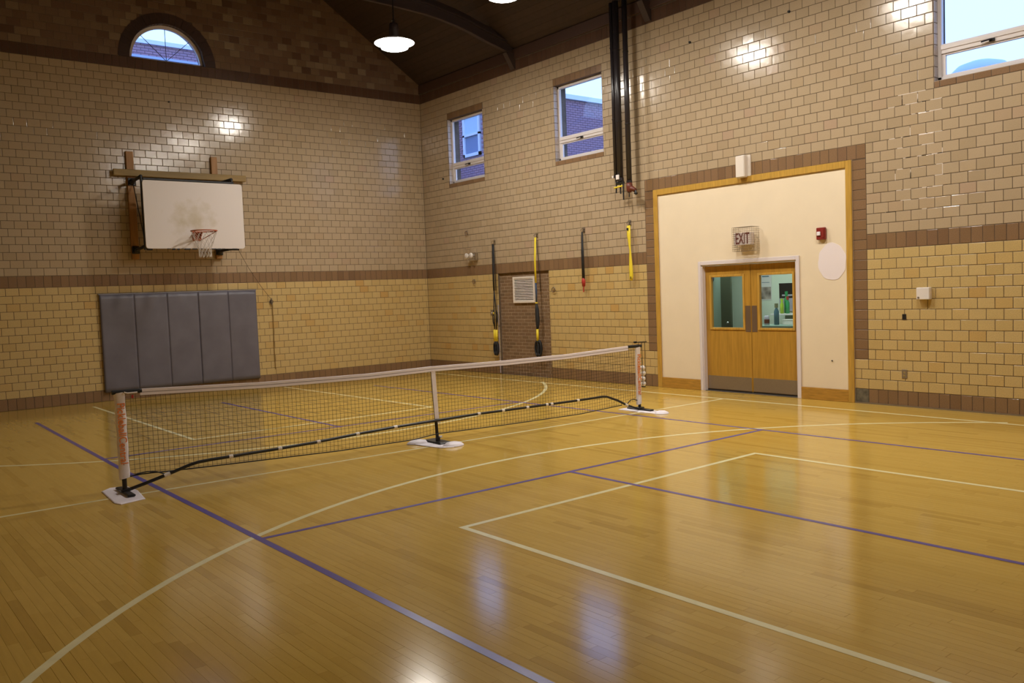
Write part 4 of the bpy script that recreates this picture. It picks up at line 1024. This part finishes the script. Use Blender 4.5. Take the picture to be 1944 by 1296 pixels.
# ------------------------------------------------------------------ straps
def anchor(t, y, z):
    q = MB(); q.box((-.012, y-.035, z-.05), (-.001, y+.035, z+.05), bev=.003); q.build('anchor_plate', M['chrome'], t)
    q = MB(); q.torus((-.045, y, z-.01), .032, .006, 16, 6, 'y'); q.tube([(-.01, y, z), (-.045, y, z+.022)], .006, 6); q.build('anchor_loop', M['chrome'], t)
def strap(t, nm, pts, w, m, flat=.25):
    w = [x*1.35 for x in w] if isinstance(w, list) else w*1.35; q = MB(); q.tube(pts, w, 8, flat=flat, up=(1, 0, 0)); return q.build(nm, M[m], t, True)
def build_straps():
    X = -.08
    t = thing('suspension_trainer', 'black suspension strap with two yellow grips left of the brick infill', 'strap', (0, 0, 0), group='exercise straps hanging on the wall')
    y = -2.62; anchor(t, y+.02, 2.76)
    strap(t, 'strap', [(X+.03, y+.02, 2.72), (X, y, 2.2), (X, y-.005, 1.75)], .022, 'black_fab')
    strap(t, 'strap', [(X+.03, y-.0, 2.72), (X+.02, y-.035, 2.2), (X+.02, y-.04, 1.75)], .010, 'black_fab')
    for dy in (.025, -.04): strap(t, 'strap', [(X, y-.005, 1.75), (X, y+dy, 1.4), (X, y+dy, .95)], .013, 'black_fab')
    strap(t, 'loose_loop', [(X, y+.03, 1.36), (X, y+.075, 1.22), (X, y+.07, 1.10), (X, y+.03, 1.0)], .012, 'black_fab')
    strap(t, 'loose_loop', [(X, y-.04, 1.36), (X, y-.085, 1.25), (X, y-.075, 1.12), (X, y-.035, 1.0)], .012, 'black_fab')
    for dy in (.03, -.03):
        q = MB(); q.tube([(X, y+dy, .93), (X, y+dy, .70)], .027, 10); q.build('grip', M['yellow'], t, True)
        q = MB(); q.torus((X, y+dy, .54), .12, .030, 20, 8, 'x'); 
        q.v = [(a, y+dy+(b-y-dy)*.28, c) for a, b, c in q.v]; q.build('foot_loop', M['black_fab'], t, True)
    strap(t, 'yellow_tag', [(X-.01, y+.03, 1.30), (X-.01, y+.035, 1.26)], .012, 'yellow')
    shift(t, (0, y, 2.7))
    t = thing('suspension_trainer', 'yellow topped suspension strap hanging over the brick infill beside the vent', 'strap', (0, 0, 0), group='exercise straps hanging on the wall')
    y = -3.97; anchor(t, y, 2.80)
    strap(t, 'strap', [(X+.03, y, 2.76), (X, y, 2.3), (X, y, 1.87)], .021, 'yellow')
    strap(t, 'strap', [(X+.03, y-.02, 2.74), (X+.05, y-.07, 2.2), (X+.05, y-.075, 1.7)], .005, 'black_fab')
    strap(t, 'strap', [(X, y, 1.88), (X, y-.01, 1.7), (X, y, 1.50)], .017, 'blue')
    q = MB(); q.box((X-.012, y-.03, 1.465), (X+.012, y+.03, 1.49), bev=.003); q.build('yellow_buckle', M['yellow'], t)
    strap(t, 'webbing_bundle', [(X, y, 1.46), (X, y-.01, 1.35), (X, y-.015, 1.15), (X, y-.01, 1.02), (X, y, .95)], [.018, .035, .04, .028, .016], 'black_fab', .7)
    q = MB(); q.tube([(X, y, .96), (X, y, .73)], .026, 10); q.build('grip', M['yellow'], t, True)
    for dy, rr in ((.02, .4), (-.05, .38)):
        q = MB(); q.torus((X+.01*dy, y+dy, .58), .14, .028, 20, 8, 'x'); q.v = [(a, y+dy+(b-y-dy)*rr, c) for a, b, c in q.v]; q.build('foot_loop', M['black_fab'], t, True)
    shift(t, (0, y, 2.7))
    t = thing('resistance_band', 'black band with a red handle hanging from a wall hook', 'strap', (0, 0, 0), group='exercise straps hanging on the wall')
    y = -5.33; anchor(t, y+.03, 2.80)
    strap(t, 'band', [(X+.02, y+.02, 2.76), (X, y+.005, 2.4), (X, y, 1.9)], [.014, .024, .026], 'black_fab', .5)
    q = MB(); q.tube([(X, y, 1.94), (X, y, 1.86), (X, y, 1.76)], [.022, .045, .035], 10, flat=.6, up=(1, 0, 0)); q.build('handle', M['red'], t, True)
    q = MB(); q.tube([(X, y, 1.77), (X, y+.01, 1.66)], .012, 8); q.build('tail', M['red'], t)
    shift(t, (0, y, 2.7))
    t = thing('yellow_strap', 'short twisted yellow strap on the hook nearest the door surround', 'strap', (0, 0, 0), group='exercise straps hanging on the wall')
    y = -6.52; anchor(t, y+.06, 2.83)
    strap(t, 'webbing', [(X+.02, y+.04, 2.78), (X, y+.02, 2.62), (X, y+.01, 2.45), (X, y, 2.36), (X, y-.005, 2.1), (X, y-.01, 1.9), (X, y-.0, 1.83)], [.030, .032, .020, .014, .030, .034, .022], 'yellow', .3)
    q = MB(); q.box((X-.014, y-.015, 1.86), (X-.008, y+.0, 1.90)); q.build('eyelet', M['black'], t)
    q = MB(); q.box((X+.0, y+.025, 2.70), (X-.016, y+.055, 2.74)); q.build('stitched_end', M['black'], t)
    shift(t, (0, y, 2.7))
build_straps()

# ------------------------------------------------------------------ pipes
def build_pipes():
    X = -.24
    spec = [(-6.385, .032, 3.60, 'slim black pipe, first of the bundle beside the window'), (-6.49, .055, 3.54, 'thick black pipe in the middle of the bundle'), (-6.70, .044, 3.47, 'black pipe ending in a red valve')]
    obs = []
    for y, r, z, lab in spec:
        t = thing('black_pipe', lab, 'pipe', (X, y, z), group='black pipes down the tiled wall')
        zt = rake(X)-z-.12
        q = MB(); q.tube([(0, 0, 0), (0, 0, zt)], r, 16); q.build('pipe', M['pipe'], t, True)
        q = MB(); q.lathe([(r, -.0), (r*1.12, 0), (r*1.12, .05), (r, .05)], 16); q.build('end_collar', M['pipe'], t)
        for zb in (1.0, 2.2):
            q = MB(); q.torus((0, 0, zb), r+.004, .006, 16, 5, 'z'); q.build('wall_clip', M['black'], t)
        obs.append(t)
    t = obs[0]; q = MB(); q.box((-.045, .02, .0), (-.03, .05, .04), bev=.003); q.build('white_label', M['white'], t)
    q = MB(); q.tube([(0, 0, .0), (0, -.01, -.12), (0, .0, -.26)], [.016, .012, .014], 8); q.build('hook', M['black'], t)
    t = obs[1]; q = MB(); q.box((-.07, -.03, .02), (-.05, .04, .10), bev=.004); q.build('white_label', M['white'], t)
    q = MB(); q.tube([(-.03, .12, -.11), (-.03, -.07, -.095)], .014, 8); q.build('yellow_bar', M['yellow'], t)
    q = MB(); q.tube([(0, .08, -.035), (0, -.07, -.03)], .03, 8); q.build('bottom_joint', M['black'], t)
    for dy, L in ((.0, .22), (-.065, .33)): q = MB(); q.tube([(0, dy, -.02), (0, dy, -L)], [.015, .013], 8); q.build('hook', M['black'], t)
    t = obs[2]; q = MB(); q.lathe([(.001, .01), (.05, .01), (.055, -.05), (.05, -.12), (.03, -.15), (.001, -.15)], 16); q.build('valve_body', M['valve'], t, True)
    q = MB(); q.tube([(0, 0, -.08), (0, -.06, -.09), (0, -.13, -.13)], [.04, .045, .035], 12); q.build('valve_elbow', M['valve'], t, True)
    q = MB(); q.lathe([(.001, -.02), (.035, -.02), (.035, .0), (.001, .0)], 12, (0, -.14, -.17)); q.tube([(0, -.13, -.13), (0, -.15, -.2)], .02, 8); q.build('valve_cap', M['black'], t)
    q = MB(); q.tube([(0, .01, -.12), (0, .012, -.23)], .009, 6); q.build('drain_tube', M['black'], t)
build_pipes()

# ------------------------------------------------------------------ outside
def build_outside():
    struct(bx('ground', (-40, -40, -.9), (90, 60, -.5), M['ground']), 'ground outside')['category'] = 'ground'
    def building(name, lab, a, b, win=()):
        t = thing(name, lab, 'building', (a[0], a[1], -.5))
        q = bx('wall', a, b, M['ext_mortar'], t)
        return t
    # neighbour seen through the side windows
    t = thing('brick_building', 'red brick building outside the side windows', 'building', (9.5, 8.0, -.5))
    bx('wall', (.03, .03, 0), (17, 14, 9.60), M['ext_mortar'], t)
    q = MB(); c = .09; L = .26
    wy0, wy1, wz0, wz1 = 2.25, 3.35, 7.62, 9.30
    for j in range(34):
        z = 6.5+j*c; u = -(L/2 if j % 2 else 0)
        while u < 9:
            a, b = max(u, 0)+.008, u+L-.008
            if not (b > wy0 and a < wy1 and z+c > wz0 and z < wz1): q.box((0, a, z+.008), (.05, b, z+c-.008), rnd.random())
            q.box((a, 0, z+.008), (b, .05, z+c-.008), rnd.random())
            u += L
    q.build('brick_field', M['ext_brick'], t, kind='stuff')
    bx('coping', (-.1, -.1, 9.58), (17.1, 14.1, 9.76), M['ext_trim'], t)
    y0, y1, z0, z1 = wy0, wy1, wz0, wz1; wd = MB()
    for A, B in (((y0, z0), (y0+.1, z1)), ((y1-.1, z0), (y1, z1)), ((y0, z0), (y1, z0+.12)), ((y0, z1-.1), (y1, z1)), ((y0, (z0+z1)/2-.04), (y1, (z0+z1)/2+.04))): wd.box((-.06, A[0], A[1]), (.03, B[0], B[1]))
    wo = wd.build('window', M['ext_trim'], t); bx('pane', (.005, y0, (z0+z1)/2), (.012, y1, z1), M['ext_shade'], wo); bx('pane', (.005, y0, z0), (.012, y1, (z0+z1)/2), M['ext_dark_pane'], wo)
    # far buildings behind the end wall
    t = thing('brick_parapet', 'brick parapet with pale coping outside the half round window', 'building', (-8, 14, -.5))
    bx('wall', (-6, 0, 0), (16, 6, 11.12), M['ext_mortar'], t); bx('coping', (-6.1, -.10, 11.10), (16.1, 6.1, 11.24), M['ext_trim'], t); bx('ledge', (-6, -.5, 10.50), (16, 0, 10.58), M['tin'], t)
    q = MB()
    for j in range(17):
        z = 9.6+j*.09; x = -1-(.13 if j % 2 else 0)
        while x < 12: q.box((x+.008, -.03, z+.008), (x+.252, .02, z+.082), rnd.random()); x += .26
    q.build('brick_field', M['ext_brick'], t, kind='stuff')
    # added dome far off, standing in for a lamp reflection in the last window
    t = thing('reflection_dome', 'added dome standing in for a lamp reflection in the last window', 'reflection', (40, 4.3, -.5))
    q = MB(); q.lathe([(1.75, 0), (1.75, 12.9), (1.62, 13.35), (1.2, 13.75), (.6, 13.95), (.001, 14.0)], 32); q.build('dome', M['tin'], t, True)
    q = MB(); q.lathe([(1.78, 12.85), (1.82, 12.95), (1.78, 13.0)], 32); q.build('dome_rim', M['tin'], t)
build_outside()
